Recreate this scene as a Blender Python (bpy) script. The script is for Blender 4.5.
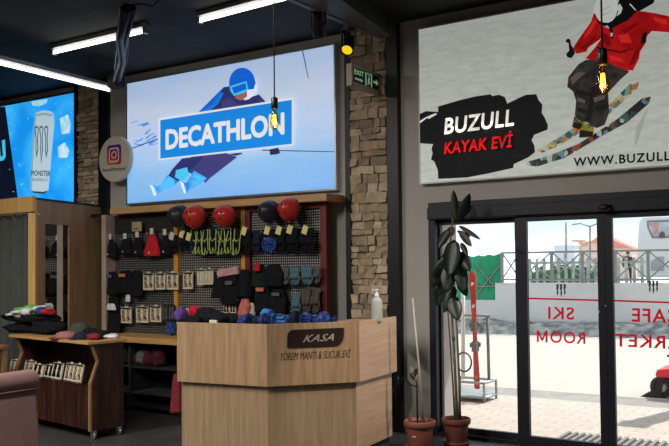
import bpy, bmesh, math, random
from mathutils import Vector, Matrix, noise as mnoise
random.seed(7)
for o in list(bpy.data.objects): bpy.data.objects.remove(o)
S = bpy.context.scene
COL = S.collection
V = Vector

# ------------------------------------------------------------------ camera
F, YAW, PITCH, ROLL, CXP, CYP, CAMH = 815.53, .580192, .0308511, -.00959544, 334.5, 242.92, 1.72
_cy, _sy = math.cos(YAW), math.sin(YAW)
FW = V((-_sy*math.cos(PITCH), _cy*math.cos(PITCH), math.sin(PITCH)))
_r0 = V((_cy, _sy, 0)); _u0 = _r0.cross(FW)
RT = _r0*math.cos(ROLL) + _u0*math.sin(ROLL)
UP = _u0*math.cos(ROLL) - _r0*math.sin(ROLL)
CAM = V((0, 0, CAMH))
cd = bpy.data.cameras.new('camera'); cam = bpy.data.objects.new('camera', cd); COL.objects.link(cam)
cd.sensor_width = 36; cd.lens = F/669*36; cd.shift_y = (CYP-223)/669; cd.clip_start = .05; cd.clip_end = 3000
m = Matrix((RT, UP, -FW)).transposed().to_4x4(); m.translation = CAM; cam.matrix_world = m
S.camera = cam
# ------------------------------------------------------------------ view, world, sun, lamps
S.view_settings.view_transform = 'Standard'; S.view_settings.look = 'None'
S.view_settings.exposure = 0.0; S.view_settings.gamma = 1.0; S.view_settings.use_curve_mapping = False
w = bpy.data.worlds.new('sky'); S.world = w; w.use_nodes = True
nt = w.node_tree; nt.nodes.clear()
def N(nt, t, **k):
    n = nt.nodes.new(t)
    for a, b in k.items(): setattr(n, a, b)
    return n
_o = N(nt, 'ShaderNodeOutputWorld'); _b = N(nt, 'ShaderNodeBackground'); _tc = N(nt, 'ShaderNodeTexCoord')
_mp = N(nt, 'ShaderNodeMapping'); _mp.inputs['Scale'].default_value = (2.2, 2.2, 9)
_nz = N(nt, 'ShaderNodeTexNoise'); _nz.inputs['Scale'].default_value = 1.6; _nz.inputs['Detail'].default_value = 5
_cr = N(nt, 'ShaderNodeValToRGB')
_cr.color_ramp.elements[0].position = .38; _cr.color_ramp.elements[0].color = (.58, .80, .98, 1)
_cr.color_ramp.elements[1].position = .60; _cr.color_ramp.elements[1].color = (.96, .98, 1, 1)
nt.links.new(_tc.outputs['Generated'], _mp.inputs['Vector']); nt.links.new(_mp.outputs[0], _nz.inputs['Vector'])
nt.links.new(_nz.outputs['Fac'], _cr.inputs[0]); nt.links.new(_cr.outputs[0], _b.inputs[0]); nt.links.new(_b.outputs[0], _o.inputs[0])
_b.inputs[1].default_value = 1.35
sd = bpy.data.lights.new('sun', 'SUN'); sd.energy = 5.6; sd.angle = .01; sd.color = (1, .95, .88)
sun = bpy.data.objects.new('sun', sd); COL.objects.link(sun)
SUN_AZ, SUN_EL = math.radians(196), math.radians(52)   # azimuth from +Y clockwise of where the light goes
def set_sun(az_to, el):
    d = V((math.sin(az_to)*math.cos(el), math.cos(az_to)*math.cos(el), -math.sin(el)))
    sun.rotation_euler = d.to_track_quat('-Z', 'Y').to_euler()
set_sun(math.radians(196), SUN_EL)
def area(name, loc, sx, sy, power, color, rot=(0, 0, 0)):
    d = bpy.data.lights.new(name, 'AREA'); d.shape = 'RECTANGLE'; d.size = sx; d.size_y = sy; d.energy = power; d.color = color
    o = bpy.data.objects.new(name, d); COL.objects.link(o); o.location = loc; o.rotation_euler = rot
    return o
area('ceiling_lamp_row_left', (-7.2, 1.2, 4.2), .4, 3.5, 290, (1, .95, .88))
area('ceiling_lamp_row_middle', (-4.2, 2.0, 4.2), .4, 3.5, 200, (1, .95, .88))
area('ceiling_lamp_row_right', (-0.8, 1.0, 4.2), .4, 3.0, 20, (1, .95, .88))

# added spot without a fixture, stands in for daylight on the cash desk end
sl = bpy.data.lights.new('desk_fill_spot', 'SPOT'); sl.energy = 560; sl.color = (1, .89, .82); sl.spot_size = math.radians(26); sl.spot_blend = .6; sl.shadow_soft_size = .12
so = bpy.data.objects.new('desk_fill_spot', sl); COL.objects.link(so); so.location = (-1.0, 6.3, 4.0)
so.rotation_euler = (V((-3.9, 6.6, .9))-V((-1.0, 6.3, 4.0))).to_track_quat('-Z', 'Y').to_euler()

# ------------------------------------------------------------------ helpers
def ray(px, py): return FW + RT*((px-CXP)/F) - UP*((py-CYP)/F)
def ay(px, py, Y): d = ray(px, py); return CAM + d*(Y/d.y)
def az(px, py, Z): d = ray(px, py); return CAM + d*((Z-CAMH)/d.z)
def ax(px, py, X): d = ray(px, py); return CAM + d*(X/d.x)
def ap(px, py, P, n): d = ray(px, py); return CAM + d*((P-CAM).dot(n)/d.dot(n))

def world_m(o):
    mm = o.matrix_basis.copy(); p = o.parent
    while p: mm = p.matrix_basis @ mm; p = p.parent
    return mm
def tag(o, label=None, cat=None, group=None, kind=None):
    if label: o['label'] = label
    if cat: o['category'] = cat
    if group: o['group'] = group
    if kind: o['kind'] = kind
    return o
def thing(name, label, cat, loc, rz=0, group=None):
    o = bpy.data.objects.new(name, None); COL.objects.link(o); o.empty_display_size = .1
    o.location = loc; o.rotation_euler = (0, 0, rz)
    return tag(o, label, cat, group)
def copy_thing(o, parent=None):
    c = o.copy(); COL.objects.link(c)
    if parent: c.parent = parent
    for ch in list(o.children): copy_thing(ch, c)
    return c

class G:
    def __init__(s): s.bm = bmesh.new(); s.mi = 0; s.M = Matrix()
    def v(s, p): return s.bm.verts.new(s.M @ V(p))
    def f(s, vs, smooth=False):
        try:
            fc = s.bm.faces.new(vs); fc.material_index = s.mi; fc.smooth = smooth; return fc
        except ValueError: return None
    def hexa(s, p):  # 8 points: bottom 4 ccw, top 4 ccw
        a = [s.v(q) for q in p]
        for i in ((3,2,1,0),(4,5,6,7),(0,1,5,4),(1,2,6,5),(2,3,7,6),(3,0,4,7)): s.f([a[k] for k in i])
        return s
    def box(s, x0, x1, y0, y1, z0, z1):
        return s.hexa([(x0,y0,z0),(x1,y0,z0),(x1,y1,z0),(x0,y1,z0),(x0,y0,z1),(x1,y0,z1),(x1,y1,z1),(x0,y1,z1)])
    def prism(s, poly, off):
        off = V(off); a = [s.v(p) for p in poly]; b = [s.v(V(p)+off) for p in poly]; n = len(a)
        s.f(a[::-1]); s.f(b)
        for i in range(n): s.f([a[i], a[(i+1) % n], b[(i+1) % n], b[i]])
        return s
    def poly(s, pts): s.f([s.v(p) for p in pts]); return s
    def tube(s, pts, r, n=8, sy=1.0, cap=True):
        pts = [V(p) for p in pts]; k = len(pts); rs = r if isinstance(r, (list, tuple)) else [r]*k
        rings = []; up = None
        for i, p in enumerate(pts):
            t = (pts[min(i+1, k-1)] - pts[max(i-1, 0)]).normalized()
            if up is None:
                up = V((0, 1, 0)) if abs(t.y) < .9 else V((1, 0, 0))
            up = (up - t*up.dot(t)).normalized(); sd_ = t.cross(up)
            rings.append([s.v(p + sd_*(rs[i]*math.cos(2*math.pi*j/n)) + up*(rs[i]*sy*math.sin(2*math.pi*j/n))) for j in range(n)])
        for i in range(k-1):
            for j in range(n):
                s.f([rings[i][j], rings[i][(j+1) % n], rings[i+1][(j+1) % n], rings[i+1][j]], True)
        if cap: s.f(rings[0][::-1]); s.f(rings[-1])
        return s
    def finger(s, a, b, r, sy=.8, bend=(0, 0, 0)):
        a, b, bend = V(a), V(b), V(bend); mid = (a+b)/2 + bend
        e = (b-mid).normalized()
        return s.tube([a, mid, b, b+e*r*.6, b+e*r*.95], [r, r, r*.92, r*.62, r*.15], 8, sy)
    def lathe(s, prof, c=(0, 0, 0), n=24, sx=1, sy=1, cap=True):
        c = V(c); rings = []
        for r, z in prof: rings.append([s.v(c + V((r*sx*math.cos(2*math.pi*j/n), r*sy*math.sin(2*math.pi*j/n), z))) for j in range(n)])
        for i in range(len(rings)-1):
            for j in range(n): s.f([rings[i][j], rings[i][(j+1) % n], rings[i+1][(j+1) % n], rings[i+1][j]], True)
        if cap:
            if prof[0][0] > 1e-5: s.f(rings[0][::-1])
            if prof[-1][0] > 1e-5: s.f(rings[-1])
        return s
    def ell(s, c, rx, ry, rz, n=16, m=10, nz=0, seed=0, fr=3):
        c = V(c); top = None; rings = []
        for i in range(1, m):
            th = math.pi*i/m; ring = []
            for j in range(n):
                ph = 2*math.pi*j/n; d = V((math.sin(th)*math.cos(ph), math.sin(th)*math.sin(ph), math.cos(th)))
                k = 1 + (nz*mnoise.noise(d*fr + V((seed*7.3, seed*3.1, 0))) if nz else 0)
                ring.append(s.v(c + V((d.x*rx*k, d.y*ry*k, d.z*rz*k))))
            rings.append(ring)
        a = s.v(c+V((0, 0, rz))); b = s.v(c-V((0, 0, rz)))
        for j in range(n):
            s.f([a, rings[0][j], rings[0][(j+1) % n]], True); s.f([b, rings[-1][(j+1) % n], rings[-1][j]], True)
        for i in range(len(rings)-1):
            for j in range(n): s.f([rings[i][j], rings[i+1][j], rings[i+1][(j+1) % n], rings[i][(j+1) % n]], True)
        return s
    def build(s, name, mats, parent=None, bevel=0, origin=None, seg=2, smooth=None):
        bm = s.bm
        bmesh.ops.remove_doubles(bm, verts=bm.verts, dist=1e-5)
        bmesh.ops.recalc_face_normals(bm, faces=bm.faces)
        if parent is not None: inv = world_m(parent).inverted(); bm.transform(inv); loc = None
        else:
            if origin is None:
                xs = [v.co for v in bm.verts]
                origin = V(((min(p.x for p in xs)+max(p.x for p in xs))/2, (min(p.y for p in xs)+max(p.y for p in xs))/2, min(p.z for p in xs)))
            bm.transform(Matrix.Translation(-V(origin))); loc = origin
        me = bpy.data.meshes.new(name); bm.to_mesh(me); bm.free()
        for mt in (mats if isinstance(mats, (list, tuple)) else [mats]): me.materials.append(mt)
        o = bpy.data.objects.new(name, me); COL.objects.link(o)
        if parent is not None: o.parent = parent
        else: o.location = loc
        if bevel:
            b = o.modifiers.new('bevel', 'BEVEL'); b.width = bevel; b.segments = seg; b.limit_method = 'ANGLE'
        return o

def text_mesh(name, body, mt, O, X, Z, parent, shear=0.0, bold=0.0, spacing=1.0, outline=0.0):
    """lettering on a plane: O lower left, X full width vector, Z cap height vector"""
    cu = bpy.data.curves.new('t', 'FONT'); cu.body = body; cu.shear = shear; cu.offset = outline; cu.space_character = spacing; cu.resolution_u = 3
    ob = bpy.data.objects.new('t', cu); COL.objects.link(ob)
    dg = bpy.context.evaluated_depsgraph_get(); dg.update()
    me = bpy.data.meshes.new_from_object(ob.evaluated_get(dg))
    bpy.data.objects.remove(ob)
    xs = [v.co.x for v in me.vertices]; x0, x1 = min(xs), max(xs)
    cap = .73; O, X, Z = V(O), V(X), V(Z)
    inv = world_m(parent).inverted() if parent else Matrix()
    if bold:   # thicker strokes: the same glyphs laid over themselves with small shifts
        co = [(v.co.x, v.co.y) for v in me.vertices]; fs = [tuple(p.vertices) for p in me.polygons]; vs, ff_ = [], []
        for k in range(8):
            dx, dy = bold*.8*math.cos(k*math.pi/4), bold*.8*math.sin(k*math.pi/4); n0 = len(vs)
            vs += [(x+dx, y+dy, 0) for x, y in co]; ff_ += [tuple(i+n0 for i in f) for f in fs]
        me = bpy.data.meshes.new(name); me.from_pydata(vs, [], ff_); x0 -= bold*.8; x1 += bold*.8
    for v in me.vertices: v.co = inv @ (O + X*((v.co.x-x0)/(x1-x0)) + Z*(v.co.y/cap))
    me.materials.clear(); me.materials.append(mt); me.name = name
    o = bpy.data.objects.new(name, me); COL.objects.link(o); o.parent = parent
    return o

# ------------------------------------------------------------------ materials
def base(name):
    mt = bpy.data.materials.new(name); mt.use_nodes = True; nt = mt.node_tree
    return mt, nt, nt.nodes['Principled BSDF']
def coords(nt, scale=(1, 1, 1), kind='Object'):
    t = N(nt, 'ShaderNodeTexCoord'); mp = N(nt, 'ShaderNodeMapping'); mp.inputs['Scale'].default_value = scale
    nt.links.new(t.outputs[kind], mp.inputs['Vector']); return mp.outputs[0]
def ramp(nt, fac, stops):
    r = N(nt, 'ShaderNodeValToRGB'); e = r.color_ramp.elements
    while len(e) < len(stops): e.new(.5)
    for el, (p, c) in zip(e, stops): el.position = p; el.color = (*c, 1)
    nt.links.new(fac, r.inputs[0]); return r.outputs[0]
def noise(nt, vec, scale, detail=4, dist=0.0, rough=.5):
    n = N(nt, 'ShaderNodeTexNoise'); n.inputs['Scale'].default_value = scale; n.inputs['Detail'].default_value = detail
    n.inputs['Distortion'].default_value = dist; n.inputs['Roughness'].default_value = rough
    nt.links.new(vec, n.inputs['Vector']); return n.outputs['Fac']
def bump(nt, b, h, strength, dist=.01):
    n = N(nt, 'ShaderNodeBump'); n.inputs['Strength'].default_value = strength; n.inputs['Distance'].default_value = dist
    nt.links.new(h, n.inputs['Height']); nt.links.new(n.outputs[0], b.inputs['Normal'])
def lin(c):
    return tuple((x/255/12.92 if x/255 <= .04045 else ((x/255+.055)/1.055)**2.4) for x in c)
def plain(name, c, rough=.6, metal=0.0, var=.12, sc=8, bmp=0.0):
    mt, nt, b = base(name)
    f = noise(nt, coords(nt), sc)
    lo = tuple(x*(1-var) for x in c); hi = tuple(min(1, x*(1+var)) for x in c)
    nt.links.new(ramp(nt, f, [(.3, lo), (.7, hi)]), b.inputs['Base Color'])
    b.inputs['Roughness'].default_value = rough; b.inputs['Metallic'].default_value = metal
    if bmp: bump(nt, b, noise(nt, coords(nt), sc*12, 2), bmp)
    return mt
def fabric(name, c, var=.2):
    mt = plain(name, c, .9, 0, var, 18, .35); mt.node_tree.nodes['Principled BSDF'].inputs['Specular IOR Level'].default_value = .15; return mt
def wood(name, c1, c2, scale=(22, 22, 1.2), rough=.45, c3=None):
    mt, nt, b = base(name)
    f = noise(nt, coords(nt, scale), 1.6, 6, .6, .6)
    st = [(.3, c1), (.68, c2)]
    if c3: st = [(.25, c1), (.5, c2), (.75, c3)]
    nt.links.new(ramp(nt, f, st), b.inputs['Base Color']); b.inputs['Roughness'].default_value = rough
    bump(nt, b, f, .12, .004); return mt
def emit(name, c, s=1.0):
    mt, nt, b = base(name); b.inputs['Base Color'].default_value = (*c, 1)
    b.inputs['Emission Color'].default_value = (*c, 1); b.inputs['Emission Strength'].default_value = s; b.inputs['Roughness'].default_value = .4
    return mt
PRINT_E = .8
def backlit(name, rgb, s=None, var=0.0, sc=3, rgb2=None):
    """print on a translucent face lit from inside"""
    mt, nt, b = base(name); c = lin(rgb)
    s = PRINT_E if s is None else s
    b.inputs['Roughness'].default_value = .5
    if rgb2:
        o = ramp(nt, noise(nt, coords(nt), sc, 6, .8), [(.4, c), (.62, lin(rgb2))])
        nt.links.new(o, b.inputs['Emission Color']); nt.links.new(o, b.inputs['Base Color'])
    else:
        b.inputs['Base Color'].default_value = (*c, 1); b.inputs['Emission Color'].default_value = (*c, 1)
    b.inputs['Emission Strength'].default_value = s
    b.inputs['Specular IOR Level'].default_value = .15
    return mt

M = {}
M['wall'] = plain('grey_painted_wall', lin((184, 179, 173)), .7, 0, .04, 2)
M['black'] = plain('black_metal', (.012, .012, .016), .4, .2, .1)
M['blackm'] = plain('matte_black', (.012, .012, .013), .75)
M['navy'] = plain('dark_door_frame', (.007, .008, .018), .5, .1, .1)
M['dim'] = plain('dark_wall', (.03, .03, .03), .8)
M['white'] = plain('white_plastic', (.75, .75, .72), .4, 0, .03)
M['metal'] = plain('brushed_metal', (.55, .55, .55), .3, .9, .1)
M['oak'] = wood('pale_oak_laminate', lin((146, 116, 86)), lin((186, 154, 118)), (16, 16, .9), .42)
M['oakh'] = wood('oak_plank', lin((172, 128, 74)), lin((210, 166, 104)), (1.2, 18, 18), .45)
M['beam'] = wood('beam_wood', lin((170, 130, 86)), lin((204, 164, 114)), (1.2, 18, 18), .5)
M['boothw'] = wood('booth_panel_wood', lin((158, 124, 90)), lin((190, 154, 114)), (6, 6, .8), .5)
M['boothf'] = wood('booth_front_wood', lin((200, 156, 92)), lin((224, 180, 114)), (10, 10, 1), .5)
M['walnut'] = wood('dark_walnut', (.013, .004, .003), (.036, .012, .008), (10, 10, .8), .35, (.11, .04, .018))
M['edge'] = wood('walnut_edge', (.20, .10, .045), (.36, .20, .10), (10, 10, 2), .45)
M['yellowp'] = wood('yellow_stained_frame', lin((190, 130, 40)), lin((214, 156, 62)), (9, 9, 1), .5)
M['maroon'] = plain('maroon_frame_paint', lin((104, 30, 36)), .5)
M['terra'] = plain('terracotta_plastic', lin((136, 76, 60)), .55, 0, .12, 6)
M['soil'] = plain('soil', (.02, .013, .01), .95, 0, .4, 40, .6)
M['bark'] = plain('trunk_bark', (.17, .15, .11), .8, 0, .35, 14, .4)
M['leaf'] = plain('dark_rubber_leaf', (.009, .020, .011), .38, 0, .3, 5)
M['leafb'] = plain('browned_leaf', (.06, .055, .025), .45, 0, .3, 5)
M['bamboo'] = plain('pale_cane', (.42, .42, .36), .6, 0, .2, 12)
M['velvet'] = plain('dusty_pink_velvet', lin((122, 92, 88)), .85, 0, .10, 6, .2)
M['curtain'] = fabric('grey_curtain', lin((84, 86, 82)), .1)
M['rubber'] = plain('black_rubber', (.015, .015, .015), .6)
M['red'] = plain('red_paint', (.80, .03, .05), .35, 0, .08)
M['helmr'] = plain('red_helmet_shell', (.50, .028, .022), .3, 0, .06)
M['helmk'] = plain('dark_helmet_shell', (.018, .02, .028), .35, 0, .1)
F_ = {}
for n_, c in dict(black=(.010, .010, .013), navy=(.016, .02, .045), blue=(.022, .06, .36), lightblue=(.06, .20, .52), teal=(.09, .17, .20), grey=(.11, .11, .115),
                  brown=(.10, .085, .075), red=(.50, .02, .03), salmon=(.58, .17, .15), cream=(.55, .50, .40), white=(.68, .70, .68), green=(.12, .50, .07),
                  lime=(.46, .56, .18), purple=(.12, .06, .26), darkgreen=(.012, .02, .018), pink=(.55, .30, .30), camo=(.07, .075, .05), maroonf=(.07, .015, .025), dullred=(.22, .03, .04), palepink=(.34, .15, .15)).items():
    F_[n_] = fabric(n_+'_fabric', c)
mt, nt_, b_ = base('blue_patterned_knit')
nt_.links.new(ramp(nt_, noise(nt_, coords(nt_), 34, 3), [(.38, (.005, .009, .03)), (.48, (.014, .038, .20)), (.60, (.022, .07, .36)), (.70, (.20, .28, .42))]), b_.inputs['Base Color']); b_.inputs['Roughness'].default_value = .9; F_['blue'] = mt
M['card'] = plain('cream_card', lin((214, 206, 180)), .7, 0, .05)
M['tagy'] = plain('pale_yellow_tag', lin((226, 216, 150)), .7, 0, .05)
M['tagw'] = plain('white_tag', lin((205, 200, 188)), .7, 0, .05)
mt, nt_, b_ = base('sock_print')
nt_.links.new(ramp(nt_, noise(nt_, coords(nt_), 22, 2), [(.40, (.02, .018, .02)), (.46, (.30, .17, .11)), (.54, (.52, .42, .32)), (.62, (.06, .05, .05))]), b_.inputs['Base Color']); b_.inputs['Roughness'].default_value = .8; M['skin'] = mt

def pegmat(name, bg, dot, pitch=.03, rad=.28):
    mt, nt, b = base(name); t = N(nt, 'ShaderNodeTexCoord'); sp = N(nt, 'ShaderNodeSeparateXYZ'); nt.links.new(t.outputs['Object'], sp.inputs[0])
    ds = []
    for ax_ in ('X', 'Z'):
        a = N(nt, 'ShaderNodeMath', operation='MULTIPLY'); a.inputs[1].default_value = 1/pitch; nt.links.new(sp.outputs[ax_], a.inputs[0])
        f = N(nt, 'ShaderNodeMath', operation='FRACT'); nt.links.new(a.outputs[0], f.inputs[0])
        s_ = N(nt, 'ShaderNodeMath', operation='SUBTRACT'); s_.inputs[1].default_value = .5; nt.links.new(f.outputs[0], s_.inputs[0])
        q = N(nt, 'ShaderNodeMath', operation='POWER'); q.inputs[1].default_value = 2; nt.links.new(s_.outputs[0], q.inputs[0]); ds.append(q)
    ad = N(nt, 'ShaderNodeMath', operation='ADD'); nt.links.new(ds[0].outputs[0], ad.inputs[0]); nt.links.new(ds[1].outputs[0], ad.inputs[1])
    lt = N(nt, 'ShaderNodeMath', operation='LESS_THAN'); lt.inputs[1].default_value = rad*rad; nt.links.new(ad.outputs[0], lt.inputs[0])
    mx = N(nt, 'ShaderNodeMix', data_type='RGBA'); nt.links.new(lt.outputs[0], mx.inputs[0]); mx.inputs[6].default_value = (*bg, 1); mx.inputs[7].default_value = (*dot, 1)
    nt.links.new(mx.outputs[2], b.inputs['Base Color']); b.inputs['Roughness'].default_value = .5; return mt
M['peg'] = pegmat('black_pegboard', (.012, .012, .013), (.42, .41, .39))
M['pegd'] = pegmat('black_pegboard_plain', (.010, .010, .011), (.22, .22, .21))

def glass(name, tint=(1, 1, 1), gl=.05):
    mt = bpy.data.materials.new(name); mt.use_nodes = True; nt = mt.node_tree; nt.nodes.clear()
    o = N(nt, 'ShaderNodeOutputMaterial'); t = N(nt, 'ShaderNodeBsdfTransparent'); t.inputs[0].default_value = (*tint, 1)
    g = N(nt, 'ShaderNodeBsdfGlossy'); g.inputs['Roughness'].default_value = .02; x = N(nt, 'ShaderNodeMixShader'); x.inputs[0].default_value = gl
    nt.links.new(t.outputs[0], x.inputs[1]); nt.links.new(g.outputs[0], x.inputs[2]); nt.links.new(x.outputs[0], o.inputs[0]); return mt
M['glass'] = glass('door_glass', (.96, .98, .97), .04)
M['amber'] = glass('amber_bulb_glass', (1, .74, .36), .05)
M['filament'] = emit('glowing_filament', (1, .42, .08), 5)
M['tube'] = emit('fluorescent_tube', (1, .99, .93), 4.5)
mt, nt_, b_ = base('mirror'); b_.inputs['Metallic'].default_value = 1; b_.inputs['Roughness'].default_value = .03; b_.inputs['Base Color'].default_value = (.8, .82, .8, 1); M['mirror'] = mt

# floor: dark tiles
mt, nt_, b_ = base('dark_floor')
c_ = noise(nt_, coords(nt_), 3, 5)
nt_.links.new(ramp(nt_, c_, [(.3, lin((58, 58, 60))), (.7, lin((76, 76, 78)))]), b_.inputs['Base Color']); b_.inputs['Roughness'].default_value = .38; M['floor'] = mt
# ceiling: black painted panels with faint seams
mt, nt_, b_ = base('black_ceiling')
bk = N(nt_, 'ShaderNodeTexBrick'); bk.inputs['Scale'].default_value = 1; bk.inputs['Brick Width'].default_value = 1.25; bk.inputs['Row Height'].default_value = 1.25; bk.offset = .3
bk.inputs['Mortar Size'].default_value = .012; bk.inputs['Color1'].default_value = (.013, .013, .014, 1); bk.inputs['Color2'].default_value = (.010, .010, .011, 1); bk.inputs['Mortar'].default_value = (.03, .03, .032, 1)
nt_.links.new(coords(nt_), bk.inputs['Vector']); nt_.links.new(bk.outputs['Color'], b_.inputs['Base Color']); b_.inputs['Roughness'].default_value = .8; M['ceil'] = mt
STONE = [plain('stacked_stone', lin(c), .9, 0, .22, 14, .8) for c in ((198, 178, 150), (174, 156, 132), (212, 194, 164), (156, 140, 118), (188, 164, 132))]
# outdoor paving
mt, nt_, b_ = base('paving_stones')
bk = N(nt_, 'ShaderNodeTexBrick'); bk.inputs['Scale'].default_value = 1; bk.inputs['Brick Width'].default_value = .3; bk.inputs['Row Height'].default_value = .15
bk.inputs['Mortar Size'].default_value = .008; bk.inputs['Color1'].default_value = (.56, .47, .42, 1); bk.inputs['Color2'].default_value = (.50, .42, .37, 1); bk.inputs['Mortar'].default_value = (.36, .30, .28, 1)
nt_.links.new(coords(nt_), bk.inputs['Vector']); nt_.links.new(bk.outputs['Color'], b_.inputs['Base Color']); b_.inputs['Roughness'].default_value = .9; M['pave'] = mt
M['road'] = plain('pale_road', (.47, .42, .38), .9, 0, .06, 2)
M['kerb'] = plain('kerb_gutter', (.30, .27, .26), .9, 0, .15, 4)
M['rwall'] = plain('white_retaining_wall', (.55, .54, .54), .9, 0, .08, .8)
M['snow'] = plain('snow', (.82, .84, .88), .8, 0, .05, .02)
M['dirty'] = plain('dirty_snow', (.27, .26, .255), .9, 0, .75, 3.2, .8)
M['fence'] = plain('fence_steel', (.20, .21, .20), .5, .3)
M['gcor'] = plain('green_sheet', (.06, .42, .24), .6, 0, .15, 1.5)
M['plaster'] = plain('pale_plaster', (.62, .56, .54), .9, 0, .05)
print('materials ok')
# ------------------------------------------------------------------ room shell
D = 7.6; CE = 4.33; XL, XR, YF = -11.8, 1.3, -1.8
def struct(name, g, mt, bevel=0): return tag(g.build(name, mt, bevel=bevel), kind='structure')
DX0 = ay(430.4, 300, D).x; DX1 = -.25; DH = ay(500, 199, D).z
OPZ = ay(500, 219.5, D).z; RAIL = ay(518, 435, D).z
struct('floor', G().box(XL, XR, YF, 7.9, -.12, 0), M['floor'])
struct('ceiling', G().box(XL, XR, YF, 7.9, CE, CE+.15), M['ceil'])
struct('wall_back', G().box(XL, DX0, D, 7.9, 0, CE).box(DX0, DX1, D, 7.9, DH, CE).box(DX1, XR, D, 7.9, 0, CE), M['wall'])
struct('wall_left', G().box(XL-.2, XL, YF, 7.9, -.1, CE+.1), M['dim'])
struct('wall_right', G().box(XR, XR+.2, YF, 7.9, -.1, CE+.1), M['dim'])
struct('wall_front', G().box(XL-.2, XR+.2, YF-.2, YF, -.1, CE+.1), M['dim'])
# stone columns: courses of rough blocks
def stone_column(name, x0, x1, z0, z1, seed, sz=.085):
    R = random.Random(seed); g = G(); z = z0
    while z < z1-.01:
        h = min(R.uniform(sz*.7, sz*1.35), z1-z); x = x0
        while x < x1-.01:
            wd = min(R.uniform(.07, .17), x1-x)
            if x1-x-wd < .06: wd = x1-x
            y = D-.035-R.uniform(0, .032); j = lambda: R.uniform(-.011, .011)
            g.mi = R.randrange(5)
            a, b_, c, d = (x+.003, z+.003), (x+wd-.003, z+.003), (x+wd-.003, z+h-.003), (x+.003, z+h-.003)
            fr = [(px+(j() if x0 < px-.004 and px+.004 < x1 else 0)*.9, y+j()*1.6, pz+j()) for px, pz in (a, b_, c, d)]
            g.hexa([fr[0], fr[1], (b_[0], D, b_[1]), (a[0], D, a[1]), fr[3], fr[2], (c[0], D, c[1]), (d[0], D, d[1])])
            x += wd
        z += h
    return tag(g.build(name, STONE, bevel=.004, seg=1), kind='structure')
cx0, cx1 = ay(350.5, 190, D-.05).x, ay(387, 190, D-.05).x
stone_column('trim_1', cx0, cx1, 0, CE, 3, .085)
lx0, lx1 = ay(77.5, 150, D-.05).x, ay(98, 150, D-.05).x
stone_column('trim_2', lx0, lx1, 0, CE, 5, .06)
def strip(name, pa, pb, py, dep=.06): a, b_ = ay(pa, py, D-dep).x, ay(pb, py, D-dep).x; struct(name, G().box(a, b_, D-dep, D, 0, CE), M['black'])
strip('trim_3', 345.3, 350.3, 190); strip('trim_4', 387.2, 398.2, 190, .08); strip('trim_5', 98.3, 107, 150)
strip('trim_6', 73.8, 77.3, 150)

# ------------------------------------------------------------------ sliding entrance door
door = thing('door_1', None, None, ((DX0+DX1)/2, D, 0)); tag(door, kind='structure')
def X_(px): return ay(px, 300, D).x
jr, pa0, pa1, pb0, pb1 = X_(436.8), X_(515.5), X_(527.2), X_(598.2), X_(613)
pc0, pc1 = pb1+(pb0-pa1)-.02, pb1+(pb0-pa1)+.12
G().box(DX0, DX1, D-.03, D+.10, OPZ+.02, DH).build('header', M['navy'], door, .006)
G().box(DX0, DX1, D-.055, D-.03, OPZ+.03, DH-.06).build('header_cover', M['navy'], door, .004)
G().box(DX0, jr, D-.03, D+.12, 0, OPZ+.02).build('jamb', M['navy'], door, .004)
G().box(DX1-.08, DX1, D-.03, D+.12, 0, OPZ+.02).build('jamb', M['navy'], door, .004)
G().box(jr, DX1-.08, D-.02, D+.12, 0, .035).build('threshold', M['navy'], door)
def leaf(nm, x0, x1, y, sl, sr, bot=RAIL):
    g = G().box(x0, x0+sl, y-.025, y+.025, .03, OPZ+.03).box(x1-sr, x1, y-.025, y+.025, .03, OPZ+.03)
    g.box(x0+sl, x1-sr, y-.025, y+.025, .03, bot).box(x0+sl, x1-sr, y-.025, y+.025, OPZ-.03, OPZ+.03)
    fr = g.build(nm, M['navy'], door)
    G().box(x0+sl-.01, x1-sr+.01, y-.006, y+.006, bot-.01, OPZ-.02).build('glass_pane', M['glass'], fr)
    return fr
LY = D+.03
leaf('side_panel', jr, pa0+.03, LY+.055, .02, .02)
l1 = leaf('sliding_leaf', pa0, (pb0+pb1)/2-.002, LY, pa1-pa0, (pb1-pb0)/2)
l2 = leaf('sliding_leaf', (pb0+pb1)/2+.002, pc1, LY, (pb1-pb0)/2, .12)
leaf('side_panel', pc0, DX1-.08, LY+.055, .02, .02)
g = G(); c = ay(604.5, 207.5, D-.09)
g.ell(c, .055, .035, .035, 16, 8); g.box(c.x-.05, c.x+.05, c.y, D-.05, c.z-.03, c.z+.03)
tag(g.build('door_sensor', M['black']), 'small black motion sensor on the header above the sliding door', 'sensor')
M['silver'] = plain('silver_lock', (.6, .6, .6), .3, .8)
for px, py in ((606, 306), (599.5, 312)):
    p = ay(px, py, LY-.03); G().ell(p, .012, .012, .012, 10, 6).build('lock', M['silver'], l2 if px > 605 else l1)
def vinyl(name, c):
    mt = bpy.data.materials.new(name); mt.use_nodes = True; nt = mt.node_tree; nt.nodes.clear()
    o = N(nt, 'ShaderNodeOutputMaterial'); t = N(nt, 'ShaderNodeBsdfTranslucent'); d = N(nt, 'ShaderNodeBsdfDiffuse'); x = N(nt, 'ShaderNodeMixShader'); x.inputs[0].default_value = .6
    t.inputs[0].default_value = (*c, 1); d.inputs[0].default_value = (*c, 1)
    nt.links.new(d.outputs[0], x.inputs[1]); nt.links.new(t.outputs[0], x.inputs[2]); nt.links.new(x.outputs[0], o.inputs[0]); return mt
M['redtxt'] = vinyl('red_vinyl', (.75, .02, .05))
GY = LY-.009
def on_glass(nm, body, blr, bll, tl_r, leaf_, bold):
    """mirror-wise lettering, seen from behind: origin at the right"""
    O = ay(*blr, GY); X = ay(*bll, GY)-O; Z = ay(*tl_r, GY)-O
    text_mesh(nm, body, M['redtxt'], O, X, Z, leaf_, 0, 0, 1.12, bold)
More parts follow.
